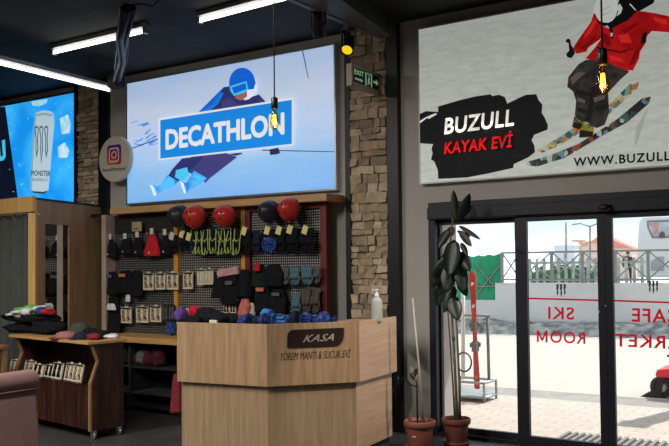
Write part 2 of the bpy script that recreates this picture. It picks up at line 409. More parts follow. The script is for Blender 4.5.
on_glass('lettering', 'SKI', (574.2, 319.5), (548.2, 318.6), (574.2, 307), l1, .016)
on_glass('lettering', 'ROO', (585.3, 343.8), (550.3, 342.5), (585.3, 331.8), l1, .014)
O_ = ay(547.6, 342.4, GY); Xm = ay(536.8, 342.0, GY)-O_; Zm = ay(547.6, 330.6, GY)-O_
G().poly([O_+Xm*a+Zm*b for a, b in ((0, 0), (.19, 0), (.19, .62), (.42, .12), (.58, .12), (.81, .62), (.81, 0), (1, 0), (1, 1), (.80, 1), (.5, .36), (.20, 1), (0, 1))]).build('lettering', M['redtxt'], l1)
on_glass('lettering', 'CAFE', (681, 323.6), (631.7, 321.3), (681, 309.3), l2, .016)
on_glass('lettering', 'MARKET', (699, 350), (615, 346), (699, 336.4), l2, .016)
def line_on_glass(x0, x1, y0, y1, lf):
    a, b_ = ay(x0, y0, GY), ay(x1, y1, GY)
    G().poly([a-V((0, 0, .008)), b_-V((0, 0, .008)), b_+V((0, 0, .008)), a+V((0, 0, .008))]).build('red_stripe', M['redtxt'], lf)
line_on_glass(526, 599, 298.3, 300.3, l1); line_on_glass(612.5, 700, 300.6, 303.6, l2)
M['claw'] = plain('dark_green_vinyl', (.03, .06, .025), .5, 0, .3, 60)
def claws(cx, y0, y1, wd, lf, Y=GY, mt=None, nm='claw_sticker'):
    g = G()
    for k, (s, ln) in enumerate(((-1, .92), (0, 1.0), (1, .88))):
        x = cx+s*wd*.36; t = wd*.13; L = (y1-y0)*ln
        pts = [(x-t*1.6, y0+(abs(s))*.6), (x+t*.9, y0), (x+t, y0+L*.35), (x+t*.5, y0+L*.42), (x+t*.9, y0+L*.7), (x+t*.1, y0+L), (x-t*.6, y0+L*.75), (x-t*.2, y0+L*.5), (x-t, y0+L*.4), (x-t*.6, y0+L*.15)]
        g.poly([ay(p, q, Y) for p, q in pts])
    return g.build(nm, mt or M['claw'], lf)
claws(561, 284, 297, 10, l1); claws(653.3, 280.5, 294, 10, l2)

# ------------------------------------------------------------------ lit wall signs
def sign(name, label, x0, x1, z0, z1, dep, frame_mt, face_mt, cat='sign', fw=.02):
    t = thing(name, label, cat, ((x0+x1)/2, D-dep/2, z0))
    yf = D-dep
    g = G().box(x0-fw, x0, yf-.004, D, z0-fw, z1+fw).box(x1, x1+fw, yf-.004, D, z0-fw, z1+fw).box(x0, x1, yf-.004, D, z0-fw, z0).box(x0, x1, yf-.004, D, z1, z1+fw)
    g.build('frame', frame_mt, t)
    f = G().box(x0, x1, yf, D-.005, z0, z1).build('printed_face', face_mt, t)
    return t, f, yf
def art(nm, yf, layers, parent, mats):
    """flat printed shapes, one mesh, layered a millimetre apart"""
    names = list(mats); g = G()
    for i, (mname, pts) in enumerate(layers):
        g.mi = names.index(mname); g.poly([ay(px, py, yf-.001*(i+1)) for px, py in pts])
    return g.build(nm, [mats[k] for k in names], parent)
def Z(sc, ox, oy): return lambda pts: [(ox+a/sc, oy+b/sc) for a, b in pts]
def circ(cx, cy, rx, ry, n=20): return [(cx+rx*math.cos(2*math.pi*k/n), cy+ry*math.sin(2*math.pi*k/n)) for k in range(n)]
def text_px(nm, body, mt, bl, br, tl, Y, parent, shear=0, bold=0, sp=1.0):
    O = ay(*bl, Y); return text_mesh(nm, body, mt, O, ay(*br, Y)-O, ay(*tl, Y)-O, parent, shear, bold, sp)

DEP = .08; YS = D-DEP
c1, c2 = ay(127.3, 83.7, YS), ay(335, 188.2, YS)
# Decathlon face: sky above, blue snow below (the print's own colours)
mt, nt_, b_ = base('ski_print')
tc = N(nt_, 'ShaderNodeTexCoord'); sp = N(nt_, 'ShaderNodeSeparateXYZ'); nt_.links.new(tc.outputs['Object'], sp.inputs[0])
nz = noise(nt_, coords(nt_, (1, 1, 3)), 1.6, 5, .4)
ad = N(nt_, 'ShaderNodeMath', operation='MULTIPLY_ADD'); ad.inputs[1].default_value = .5; nt_.links.new(nz, ad.inputs[0]); nt_.links.new(sp.outputs['Z'], ad.inputs[2])
dv = N(nt_, 'ShaderNodeMath', operation='DIVIDE'); dv.inputs[1].default_value = 2.0; nt_.links.new(ad.outputs[0], dv.inputs[0])
o_ = ramp(nt_, dv.outputs[0], [(.12, lin((92, 168, 236))), (.30, lin((126, 186, 238))), (.50, lin((176, 200, 234))), (.7, lin((186, 200, 224))), (.95, lin((160, 186, 222)))])
nt_.links.new(o_, b_.inputs['Emission Color']); b_.inputs['Base Color'].default_value = (.3, .3, .3, 1); b_.inputs['Emission Strength'].default_value = .9
b_.inputs['Roughness'].default_value = .6; b_.inputs['Specular IOR Level'].default_value = .1
M['skiprint'] = mt
t, face, yf = sign('lightbox_sign', 'backlit blue and white ski poster with the sports shop logo above the pegboards', c1.x, c2.x, ay(231, 196, YS).z, ay(231, 64.2, YS).z, DEP, M['metal'], M['skiprint'])
for p in face.data.polygons: pass
z3 = Z(2.973, 190, 50); z2 = Z(4.458, 130, 110); z1 = Z(4.458, 120, 40)
am = dict(navy=backlit('print_navy', (44, 48, 104)), blue=backlit('print_blue', (24, 118, 214)), hel=backlit('print_helmet_blue', (20, 98, 210)), cy=backlit('print_cyan', (70, 190, 230)),
          skin=backlit('print_skin', (150, 100, 96)), wh=backlit('print_white', (225, 230, 240)), logo=backlit('print_logo_blue', (22, 130, 218)), dk=backlit('print_dark', (36, 44, 72)),
          boot=backlit('print_boot', (40, 120, 210), rgb2=(90, 180, 240), sc=6), tw=backlit('print_twigs', (120, 170, 230), rgb2=(70, 120, 210), sc=8), wl=backlit('print_line_white', (232, 234, 236), .5), edge=backlit('print_dark_purple', (62, 60, 118)))
lay = []
R_ = random.Random(2)
for k in range(14):   # frosted twigs on the left
    x, y = R_.uniform(130, 150), R_.uniform(122, 146); a = R_.uniform(-.9, .5); L = R_.uniform(5, 12); w_ = R_.uniform(.5, 1.3)
    lay.append(('tw', [(x, y), (x+L*math.cos(a), y+L*math.sin(a)-w_), (x+L*math.cos(a)*1.05, y+L*math.sin(a)+w_*.4), (x+1, y+w_)]))
lay += [('dk', [(128, 149.2), (158, 138.4), (158, 139.3), (128, 150.2)]), ('dk', [(262, 149.6), (334, 151.4), (334, 152.1), (262, 150.6)]), ('dk', [(302, 50.5), (303, 50.3), (308.6, 78), (308, 78.4)])]
lay += [('edge', z3([(90, 300), (140, 318), (60, 380), (45, 395), (30, 378), (-10, 362), (-30, 350), (10, 310)])),
        ('navy', z2([(232, 216), (330, 204), (300, 240), (215, 318), (168, 296), (190, 262)])), ('edge', z2([(335, 206), (440, 200), (400, 240), (350, 305), (320, 290), (285, 318), (292, 270)])),
        ('boot', z2([(165, 290), (215, 318), (190, 345), (150, 352), (118, 382), (108, 380), (112, 352), (88, 334), (100, 336), (128, 340)])),
        ('boot', z2([(285, 270), (345, 305), (305, 335), (270, 350), (248, 372), (240, 370), (238, 345), (222, 318), (250, 325)])),
        ('cy', z2([(205, 268), (255, 255), (262, 290), (235, 318), (200, 300)])),
        ('hel', z3([(-30, 210), (25, 185), (60, 150), (100, 110), (120, 108), (110, 165), (20, 200)])),
        ('navy', z3([(25, 190), (75, 150), (100, 112), (122, 106), (140, 140), (165, 150), (180, 140), (205, 132), (230, 160), (240, 190), (30, 200)])),
        ('wh', z3([(168, 75), (188, 80), (197, 105), (190, 135), (172, 148), (160, 140)])), ('dk', z3([(178, 68), (190, 78), (196, 100), (190, 102), (186, 84), (174, 74)])),
        ('skin', z3([(125, 120), (168, 112), (170, 138), (152, 150), (136, 145)])), ('hel', [(229+13.2+13.2*math.cos(a*.3142), 83+15.4*math.sin(a*.3142)) for a in range(10, 21)] + [(254, 89), (230, 92)]),
        ('cy', z3([(118, 108), (168, 92), (174, 118), (160, 128), (130, 136), (120, 122)])), ('hel', z3([(124, 112), (165, 98), (168, 116), (132, 130)])),
        ('edge', z3([(95, 150), (120, 140), (140, 160), (170, 165), (150, 200), (90, 205)])), ('blue', z3([(30, 186), (70, 156), (92, 126), (100, 128), (84, 160), (40, 196)])), ('edge', z3([(205, 140), (226, 160), (236, 186), (214, 180)])),
        ('cy', z2([(170, 300), (200, 312), (190, 326), (160, 318)])), ('cy', z2([(290, 286), (330, 304), (318, 316), (282, 300)])), ('wh', z2([(88, 334), (102, 338), (118, 380), (108, 382)])), ('wh', z2([(222, 318), (238, 326), (250, 370), (242, 373)])),
        ('dk', z3([(236, 296), (262, 290), (268, 306), (258, 310), (238, 312)])), ('dk', z2([(440, 196), (500, 190), (498, 196), (470, 204)])),
        ('wl', [(158.5, 118.4), (293.4, 97.6), (293.4, 145.6), (158.5, 160.4)]), ('logo', [(160.3, 120.2), (291.8, 99.8), (291.8, 143.9), (160.3, 158.6)])]
am['wl'].node_tree.nodes['Principled BSDF'].inputs['Base Color'].default_value = (.02, .02, .02, 1); am['wl'].node_tree.nodes['Principled BSDF'].inputs['Emission Strength'].default_value = .9
art('skier_print', yf, lay, t, am)
text_px('logo_lettering', 'DECATHLON', am['wl'], (165.5, 149.0), (284.5, 133.2), (165.5, 129.6), yf-.001*(len(lay)+2), t, 0, .048, .98)

# energy drink lightbox, left
mx = ay(74, 93, YS)
bx0 = ay(-14, 120, YS).x
t, face, yf = sign('lightbox_sign', 'backlit bright blue energy drink poster with a white can and ice cubes', bx0, mx.x, ay(60, 204, YS).z, ay(60, 95.5, YS).z, DEP, M['black'], backlit('blue_print', (20, 140, 228), 1.0, rgb2=(60, 180, 244), sc=1.2))
zm = Z(3.435, 0, 80)
mm_ = dict(dk=backlit('print_midnight', (14, 22, 38)), can=backlit('print_can', (184, 208, 218)), cs=backlit('print_can_shade', (140, 172, 190)), ice=backlit('print_ice', (150, 215, 245), rgb2=(215, 240, 250), sc=9), gr=backlit('print_grey', (60, 78, 92)), lb=backlit('print_light_blue', (70, 200, 245)), ed=backlit('print_can_base', (40, 60, 74)))
lay = [('dk', zm([(-60, 96), (18, 92), (62, 412), (-60, 420)])), ('lb', zm([(-12, 218), (-2, 212), (2, 262), (10, 262), (6, 208), (17, 204), (20, 262), (12, 276), (0, 278), (-8, 272)])),
       ('ice', zm([(108, 74), (163, 66), (158, 80), (135, 90), (112, 88)])), ('ice', zm([(205, 132), (233, 118), (243, 150), (238, 182), (212, 186)])), ('ice', zm([(198, 230), (222, 214), (238, 244), (230, 266), (201, 268)])),
       ('ed', zm([(104, 372), (166, 376), (152, 391), (116, 388)])), ('can', zm([(119, 122), (124, 112), (148, 104), (176, 108), (184, 118), (186, 150), (166, 378), (150, 384), (116, 382), (103, 374), (107, 300), (115, 160)])),
       ('cs', zm([(119, 122), (124, 118), (122, 160), (113, 300), (110, 376), (103, 374), (107, 300), (115, 160)])), ('cs', zm([(122, 118), (150, 112), (182, 118), (182, 126), (150, 120), (122, 126)]))]
for k in range(24):
    x, y = R_.uniform(8, 72), R_.uniform(98, 196)
    if not 30 < x < 54: lay.append(('ice', circ(x, y, .5, .5, 6)))
for s, (xa, yb) in enumerate(((124, 268), (140, 290), (157, 270))):
    lay.append(('gr', zm([(xa-5, 162), (xa+3, 156), (xa+9, 164), (xa+6, 205), (xa+8, 240), (xa+1, yb), (xa-2, 240), (xa-1, 205), (xa-4, 180)])))
    lay.append(('can', zm([(xa-2, 167), (xa+3, 162), (xa+6, 167), (xa+3, 205), (xa+5, 236), (xa+2, yb-14), (xa+1, 236), (xa+1.5, 205)])))
art('can_print', yf, lay, t, mm_)
Yt = yf-.001*(len(lay)+2)
text_px('can_lettering', 'MONSTER', mm_['ed'], (31.2, 175.4), (50.4, 176.2), (31.2, 170), Yt, t, .05, .02)
text_px('can_lettering', 'ENERGY', mm_['gr'], (32.5, 180.8), (48, 181.3), (32.5, 178), Yt, t, 0, .0, 1.0)

# ski house banner above the door
mt, nt_, b_ = base('snow_print'); cc_ = coords(nt_, (2.2, 1, 9)); mpn = cc_.node; mpn.inputs['Rotation'].default_value = (0, .75, 0)
o_ = ramp(nt_, noise(nt_, cc_, 2.4, 8, .5, .68), [(.34, lin((184, 191, 183))), (.52, lin((197, 203, 195))), (.66, lin((206, 211, 204)))])
nt_.links.new(o_, b_.inputs['Base Color']); nt_.links.new(o_, b_.inputs['Emission Color']); b_.inputs['Emission Strength'].default_value = .52; b_.inputs['Roughness'].default_value = .6; b_.inputs['Specular IOR Level'].default_value = .1; SNOWP = mt
c1 = ay(418.8, 29.9, YS); bzr = ay(669, 100, YS).x + 1.25
BE = .52
def cells(name, sc, stops):
    mt, nt, b = base(name); v = N(nt, 'ShaderNodeTexVoronoi'); v.inputs['Scale'].default_value = sc
    nt.links.new(coords(nt), v.inputs['Vector']); sp_ = N(nt, 'ShaderNodeSeparateColor'); nt.links.new(v.outputs['Color'], sp_.inputs[0])
    r = N(nt, 'ShaderNodeValToRGB'); r.color_ramp.interpolation = 'CONSTANT'; e = r.color_ramp.elements
    while len(e) < len(stops): e.new(.5)
    for k, c in enumerate(stops): e[k].position = k/len(stops); e[k].color = (*lin(c), 1)
    nt.links.new(sp_.outputs[0], r.inputs[0]); nt.links.new(r.outputs[0], b.inputs['Emission Color']); nt.links.new(r.outputs[0], b.inputs['Base Color'])
    b.inputs['Emission Strength'].default_value = .4; return mt
t, face, yf = sign('lightbox_sign', 'pale grey backlit banner with a skier in red above the glass door', c1.x, bzr, ay(480, 178.6, YS).z, ay(480, 18.3, YS).z, DEP, M['white'], SNOWP, fw=.015)
def bp(n, c, **k): return backlit(n, c, BE, **k)
bm_ = dict(bk=bp('ink_black', (16, 16, 20)), red=bp('jacket_red', (196, 26, 28), rgb2=(160, 14, 20), sc=5), blk=bp('gear_black', (18, 18, 20)), pant=bp('pants_grey', (62, 56, 52), rgb2=(38, 36, 36), sc=9), wh=bp('goggle_white', (222, 224, 220)),
           boot=bp('boot_yellow', (170, 160, 50), rgb2=(60, 60, 40), sc=14), ski=cells('ski_pattern', 24, [(24, 30, 36), (50, 60, 66), (96, 140, 140), (180, 190, 180), (34, 30, 30), (150, 60, 40), (60, 96, 84), (20, 22, 26)]), ski2=cells('ski_pattern_warm', 22, [(210, 176, 90), (120, 170, 160), (60, 80, 84), (190, 200, 190), (200, 120, 50), (100, 130, 110)]),
           rdk=bp('jacket_fold', (138, 10, 16)), rlt=bp('jacket_light', (224, 48, 44)), pdk=bp('pants_fold', (26, 24, 26)), plt=bp('pants_light', (98, 88, 80)), st=bp('snow_streak', (172, 180, 172)), st2=bp('snow_streak_light', (212, 217, 210)), lt=bp('letter_white', (238, 236, 228)), lr=bp('letter_red', (222, 34, 34)), tx=bp('letter_black', (20, 20, 22)), sh=bp('print_snow_track', (172, 178, 172)))
zb = Z(3.72, 410, 70); zj = Z(5.62, 550, 0); zs = Z(3.43, 520, 60)
lay = [('sh', zs([(445, 150), (430, 190), (405, 280), (392, 300), (400, 230)])),
       ('bk', zb([(33, 165), (60, 153), (105, 156), (104, 136), (185, 112), (245, 98), (300, 90), (306, 97), (330, 92), (352, 100), (362, 125), (400, 106), (432, 92), (470, 90), (478, 112), (492, 128), (490, 160), (500, 175), (513, 206), (511, 222), (462, 241), (452, 262), (462, 280), (465, 305), (440, 325), (386, 350), (384, 364), (290, 385), (210, 400), (105, 405), (103, 372), (90, 340), (78, 332), (84, 310), (80, 292), (86, 276), (33, 272)])),
       ('lt', zb([(36, 190), (58, 176), (96, 160), (100, 165), (70, 182), (64, 178), (38, 198)])),
       ('ski2', zs([(55, 312), (130, 268), (190, 228), (300, 160), (378, 80), (408, 75), (404, 97), (312, 180), (212, 246), (130, 296), (75, 318)])),
       ('boot', zs([(185, 195), (215, 186), (228, 205), (205, 238), (178, 230)])),
       ('ski', zs([(20, 350), (100, 328), (200, 288), (330, 205), (418, 132), (448, 125), (444, 147), (370, 212), (270, 267), (150, 337), (60, 365), (25, 362)])),
       ('boot', zs([(212, 215), (255, 222), (250, 262), (203, 268)])),
       ('pant', zs([(200, 15), (225, 0), (300, -10), (375, 40), (345, 66), (302, 112), (306, 180), (290, 222), (262, 234), (232, 214), (200, 205), (188, 190), (192, 140), (182, 108), (162, 92), (166, 58)])),
       ('blk', zj([(400, -40), (600, -40), (582, 18), (500, 64), (440, 112), (350, 164), (305, 132), (370, 60)])),
       ('red', zj([(245, 78), (258, 70), (272, 108), (300, 148), (340, 164), (380, 142), (440, 112), (492, 60), (590, 74), (760, 110), (760, 196), (669, 182), (572, 174), (546, 202), (532, 250), (506, 290), (500, 330), (466, 396), (420, 394), (325, 352), (198, 330), (252, 268), (290, 214), (215, 268), (205, 290), (150, 302), (128, 272), (165, 214), (232, 120)])),
       ('wh', circ(606, 9.5, 11.2, 13.5)), ('sh', zj([(278, 60), (340, 34), (342, 38), (280, 66)])), ('sh', zj([(282, 90), (346, 62), (346, 67), (284, 96)])), ('blk', zj([(262, 112), (300, 126), (330, 128), (310, 150), (270, 130)])),
       ('blk', zj([(88, 226), (102, 216), (114, 224), (118, 250), (130, 272), (142, 296), (122, 326), (98, 322), (90, 304), (108, 284), (104, 240), (92, 240)])),
       ('blk', zj([(520, 190), (545, 176), (540, 240), (508, 250)])), ('blk', zj([(330, 150), (352, 148), (356, 215), (342, 220)])), ('blk', zj([(260, 262), (395, 290), (470, 268), (468, 274), (396, 298), (262, 270)])),
       ('rdk', zj([(300, 180), (330, 200), (345, 260), (320, 262), (290, 220)])), ('rdk', zj([(400, 170), (440, 150), (500, 120), (480, 150), (420, 190)])), ('rdk', zj([(470, 300), (520, 240), (500, 300), (470, 360), (440, 372)])), ('rdk', zj([(160, 270), (215, 240), (260, 190), (240, 240), (190, 280)])),
       ('rlt', zj([(250, 110), (262, 120), (230, 180), (190, 220), (200, 190)])), ('rlt', zj([(380, 200), (440, 190), (460, 240), (400, 240)])), ('rlt', zj([(580, 95), (650, 110), (668, 140), (590, 120)])), ('rlt', zj([(330, 310), (400, 330), (420, 350), (340, 335)])),
       ('wh', zj([(372, 40), (392, 20), (408, 45), (398, 75), (372, 92), (384, 66)])), ('wh', zj([(452, 20), (484, 56), (480, 60), (446, 24)])), ('wh', zj([(340, 185), (352, 185), (350, 205), (342, 205)])),
       ('pdk', zs([(246, 92), (262, 88), (252, 150), (236, 205), (224, 206), (236, 150)])), ('pdk', zs([(190, 100), (240, 112), (280, 108), (240, 124), (196, 118)])), ('pdk', zs([(196, 160), (228, 172), (226, 184), (198, 176)])), ('pdk', zs([(256, 160), (300, 150), (302, 162), (258, 176)])),
       ('plt', zs([(172, 62), (200, 40), (226, 44), (200, 66), (180, 84)])), ('plt', zs([(250, 130), (290, 118), (292, 132), (256, 146)])), ('plt', zs([(198, 128), (226, 138), (222, 148), (196, 142)])),
       ('pdk', zs([(186, 212), (216, 222), (204, 238), (178, 230)])), ('pdk', zs([(206, 240), (252, 246), (248, 262), (202, 266)]))]
art('skier_print', yf, lay, t, bm_)
Yt = yf-.001*(len(lay)+2)
text_px('lettering', 'BUZULL', bm_['lt'], zb([(127, 238)])[0], zb([(387, 205)])[0], zb([(127, 178)])[0], Yt, t, .10, .028, 1.06)
text_px('lettering', 'KAYAK EVİ', bm_['lr'], zb([(127, 312)])[0], zb([(382, 285)])[0], zb([(127, 268)])[0], Yt, t, .10, .022, 1.04)
text_px('lettering', 'WWW.BUZULL', bm_['tx'], (573.6, 166.2), (670.5, 160), (573.6, 157.5), Yt, t, .0, .032, 1.16)

# round social media sign
rp = ay(116, 159.3, 7.42); rr = (ay(131.8, 158, 7.42)-ay(100.2, 161, 7.42)).length/2
t = thing('round_sign', 'round white disc sign with a square camera logo beside the blue ski poster', 'sign', (rp.x, rp.y, rp.z-rr))
g = G(); g.M = Matrix.Translation(rp) @ Matrix.Rotation(math.pi/2, 4, 'X')
g.lathe([(rr*.97, -.03), (rr, -.022), (rr, .022), (rr*.97, .03)], n=40); g.build('disc', plain('cream_disc', lin((206, 198, 186)), .5, 0, .03), t)
G().box(rp.x-.03, rp.x+.03, rp.y+.02, D-.001, rp.z-.03, rp.z+.03).build('wall_bracket', M['black'], t)
mt, nt_, b_ = base('logo_gradient')
tc = N(nt_, 'ShaderNodeTexCoord'); sp = N(nt_, 'ShaderNodeSeparateXYZ'); nt_.links.new(tc.outputs['Generated'], sp.inputs[0])
mmx = N(nt_, 'ShaderNodeMath', operation='MULTIPLY_ADD'); mmx.inputs[1].default_value = .35; nt_.links.new(sp.outputs['X'], mmx.inputs[0]); nt_.links.new(sp.outputs['Z'], mmx.inputs[2])
nt_.links.new(ramp(nt_, mmx.outputs[0], [(.05, lin((232, 150, 60))), (.4, lin((208, 50, 60))), (.75, lin((172, 24, 90))), (1, lin((96, 30, 120)))]), b_.inputs['Base Color']); M['insta'] = mt
def rrect(cx, cz, h, r, n=5):
    out = []
    for k, (sx, sz) in enumerate(((1, 1), (-1, 1), (-1, -1), (1, -1))):
        for j in range(n+1):
            a = math.pi/2*(k+j/n); out.append((cx+sx*(h-r)+r*math.cos(a), cz+sz*(h-r)+r*math.sin(a)))
    return out
lc = V((rp.x, rp.y-.031, rp.z+rr*.18)); hs = rr*.44
g = G(); g.prism([(x, lc.y, z) for x, z in rrect(lc.x, lc.z, hs, hs*.3)], (0, -.003, 0)); lg = g.build('camera_logo', M['insta'], t)
def ring(g, pts_o, pts_i, y):
    n = len(pts_o)
    for i in range(n):
        j = (i+1) % n; g.poly([(pts_o[i][0], y, pts_o[i][1]), (pts_o[j][0], y, pts_o[j][1]), (pts_i[j][0], y, pts_i[j][1]), (pts_i[i][0], y, pts_i[i][1])])
g = G(); y_ = lc.y-.0045
ring(g, rrect(lc.x, lc.z, hs*.72, hs*.26), rrect(lc.x, lc.z, hs*.58, hs*.17), y_)
ring(g, circ(lc.x, lc.z, hs*.38, hs*.38), circ(lc.x, lc.z, hs*.25, hs*.25), y_)
g.poly([(a, y_, b) for a, b in circ(lc.x+hs*.42, lc.z+hs*.42, hs*.08, hs*.08, 10)]); g.build('logo_outline', M['white'], lg)
text_mesh('lettering', 'buzullresiyer', M['black'], (rp.x-rr*.74, rp.y-.032, rp.z-rr*.50), (rr*1.48, 0, -rr*.03), (0, 0, rr*.17), t, 0, .01)

# exit sign, sticking out from the stone column
ex = -4.328
e1, e2 = ax(351.5, 64.5, ex), ax(380, 75, ex)
ya, yb = e1.y, min(e2.y, D-.08); za, zb_ = ax(351.5, 84, ex).z, ax(351.5, 64.5, ex).z
t = thing('exit_sign', 'framed green on black exit sign with a running man on the stone column', 'exit sign', (ex-.03, (ya+yb)/2, za))
G().box(ex-.05, ex, ya, yb, za, zb_).build('housing', plain('beige_housing', lin((176, 160, 146)), .5), t, .008)
G().box(ex-.035, ex-.015, yb-.01, D-.03, (za+zb_)/2-.02, (za+zb_)/2+.02).build('wall_mount', M['black'], t)
g = G()
for q in ((ya-.012, ya+.02, za-.012, zb_+.012), (yb-.02, yb+.012, za-.012, zb_+.012), (ya, yb, za-.012, za+.03), (ya, yb, zb_-.02, zb_+.012)): g.box(ex-.055, ex+.008, *q)
g.build('frame', plain('beige_frame', lin((200, 180, 164)), .5), t)
EG = emit('exit_green', lin((140, 178, 136)), .45); EB = plain('exit_black', (.02, .03, .022), .5)
h_ = zb_-za; L_ = yb-ya
G().box(ex, ex+.003, ya+L_*.05, yb-L_*.05, za+h_*.14, zb_-h_*.08).build('legend_plate', EB, t)
def exq(u, v): return (ex+.0045, ya+L_*u, za+h_*v)
text_mesh('lettering', 'EXIT', EG, exq(.08, .58), V(exq(.40, .58))-V(exq(.08, .58)), V(exq(.08, .84))-V(exq(.08, .58)), t, 0, .02)
g = G()
for pl in ([(.45, .18), (.50, .18), (.50, .86), (.45, .86)], [(.50, .80), (.66, .80), (.66, .86), (.50, .86)], [(.66, .18), (.70, .18), (.70, .86), (.66, .86)],
           [(.54, .46), (.60, .44), (.63, .62), (.57, .64)], [(.53, .24), (.56, .22), (.60, .44), (.55, .46)], [(.58, .42), (.62, .30), (.65, .32), (.61, .47)],
           [(.74, .46), (.84, .46), (.84, .34), (.93, .52), (.84, .70), (.84, .58), (.74, .58)],
           [(.10, .30), (.30, .30), (.30, .24), (.38, .34), (.30, .46), (.30, .40), (.10, .40)]): g.poly([exq(*p) for p in pl])
g.poly([exq(.585+.022*math.cos(a*.6283), .71+.05*math.sin(a*.6283)) for a in range(10)])
g.build('pictogram', EG, t)

# ------------------------------------------------------------------ ceiling: battens, beam, spots, cables
def batten(label, A, B, hang=None):
    A, B = V(A), V(B); d = (B-A).normalized(); s = d.cross(V((0, 0, 1))).normalized(); L = (B-A).length
    t = thing('fluorescent_batten', label, 'ceiling lamp', (A+B)/2)
    def bar(g, u0, u1, hw, z0, z1):
        a, b_ = A+d*u0, A+d*u1; u = V((0, 0, 1))
        g.hexa([a-s*hw+u*z0, b_-s*hw+u*z0, b_+s*hw+u*z0, a+s*hw+u*z0, a-s*hw+u*z1, b_-s*hw+u*z1, b_+s*hw+u*z1, a+s*hw+u*z1])
    g = G(); bar(g, -.03, L+.03, .05, .032, .075); g.build('housing', plain('batten_housing', (.25, .25, .25), .5), t)
    g = G(); g.tube([A, B], .021, 12); g.build('tube', M['tube'], t)
    for q in (-.03, L): 
        g = G(); bar(g, q, q+.03, .03, -.03, .035); g.build('end_cap', M['metal'], t)
    if hang is not None:
        for u in (.12, .88):
            p = A+(B-A)*u; g = G(); g.tube([(p.x, p.y, A.z+.07), (p.x, p.y, CE)], .004, 6); g.build('hanger', M['black'], t)
    return t
ZL = CE-.078
l2a, l2b = az(55, 52, ZL), az(143, 30.5, ZL); l2b.y = l2a.y
batten('fluorescent ceiling tube crossing behind the cable bundle, furthest from the camera at top left', l2a, l2b)
l3a = az(201.5, 20, ZL); batten('fluorescent ceiling tube cut by the top edge of the photo above the blue poster', l3a, az(288, -2.8, ZL))
ZH = 4.02; l1b = az(108, 89.5, ZH); l1a = az(0, 63, ZH); dd = (l1b-l1a).normalized()
batten('long fluorescent tube hanging lower at left, pointing towards the blue posters', l1b-dd*2.6, l1b, True)
# boxed beam
bt = 4.1; P = [az(381.5, 39.6, bt), az(389.7, 36, bt), az(341, 0, bt), az(300, 4, bt)]
P[0].y = min(P[0].y, D-.1); P[1].y = min(P[1].y, D-.1)
dl = (P[3]-P[0]).normalized(); dr = (P[2]-P[1]).normalized()
Pq = [P[0], P[1], P[1]+dr*3.4, P[0]+dl*3.4]
t = thing('ceiling_beam', 'black boxed beam under the ceiling running towards the stone column', 'beam', sum(Pq, V())/4)
G().prism([p+V((0, 0, .012)) for p in Pq], (0, 0, CE-bt-.012)).build('casing', plain('beam_dark', (.015, .015, .017), .6), t)
G().prism(Pq, (0, 0, .012)).build('bottom_plate', plain('beam_plate', (.10, .10, .10), .55), t)
g = G(); q0, q1 = P[0]+V((-.02, -.35, -.012)), P[0]+dl*3+V((-.02, 0, -.012))
off = V((.05, 0, 0)); g.prism([q0+off*.1, q0+off*1.1, q1+off*1.1, q1+off*.1], (0, 0, .012)); g.build('lighting_track', plain('track_grey', (.10, .10, .10), .5), t)
g = G(); n0 = P[1]+V((.012, -.02, 0))
for k in range(9): g.box(n0.x-.012, n0.x+.012, n0.y, n0.y+.012, bt+.002+k*.024, bt+.016+k*.024)
g.build('perforated_strap', plain('strap', (.12, .12, .12), .5), t)
LENS_ON = emit('yellow_lens', lin((236, 196, 30)), 1.1); LENS_OFF = plain('dark_lens', (.03, .03, .03), .2)
def spot(label, px, py, Y, aim, lens, r=.062):
    ctr = ay(px, py, Y); aim = V(aim).normalized()
    t = thing('track_spotlight', label, 'spotlight', ctr)
    q = aim.to_track_quat('-Z', 'Y').to_matrix().to_4x4(); q.translation = ctr
    g = G(); g.M = q; g.lathe([(r*.45, .15), (r*.75, .14), (r*.85, .06), (r, -.06), (r*1.05, -.09), (r*.9, -.09), (r*.85, -.07)], n=20, cap=False); g.lathe([(r*.45, .15), (.001, .155)], n=20, cap=False); g.build('body', M['black'], t)
    for k in range(5):
        pass
    g = G(); g.M = q; g.lathe([(.001, -.078), (r*.6, -.078), (r*.86, -.072)], n=20); g.build('lens', lens, t)
    g = G()
    for s in (-1, 1): g.box(ctr.x+s*(r+.014)-.004, ctr.x+s*(r+.014)+.004, ctr.y-.015, ctr.y+.015, ctr.z-.01, ctr.z+.17)
    g.box(ctr.x-r-.02, ctr.x+r+.02, ctr.y-.015, ctr.y+.015, ctr.z+.17, ctr.z+.18); g.build('yoke', M['black'], t)
    g = G(); g.tube([(ctr.x, ctr.y, ctr.z+.178), (ctr.x, ctr.y, CE if ctr.z > 4.0 else bt)], .012, 8); g.box(ctr.x-.03, ctr.x+.03, ctr.y-.05, ctr.y+.05, bt-.03, bt+.004); g.build('stem', M['black'], t)
    return t
spot('black track spotlight with a glowing yellow lens beside the exit sign', 348.5, 46, 6.78, (.22, -.75, -.75), LENS_ON)
spot('unlit black track spotlight, left of the one with the yellow lens', 318.5, 27, 6.25, (-.2, .5, -.8), LENS_OFF)
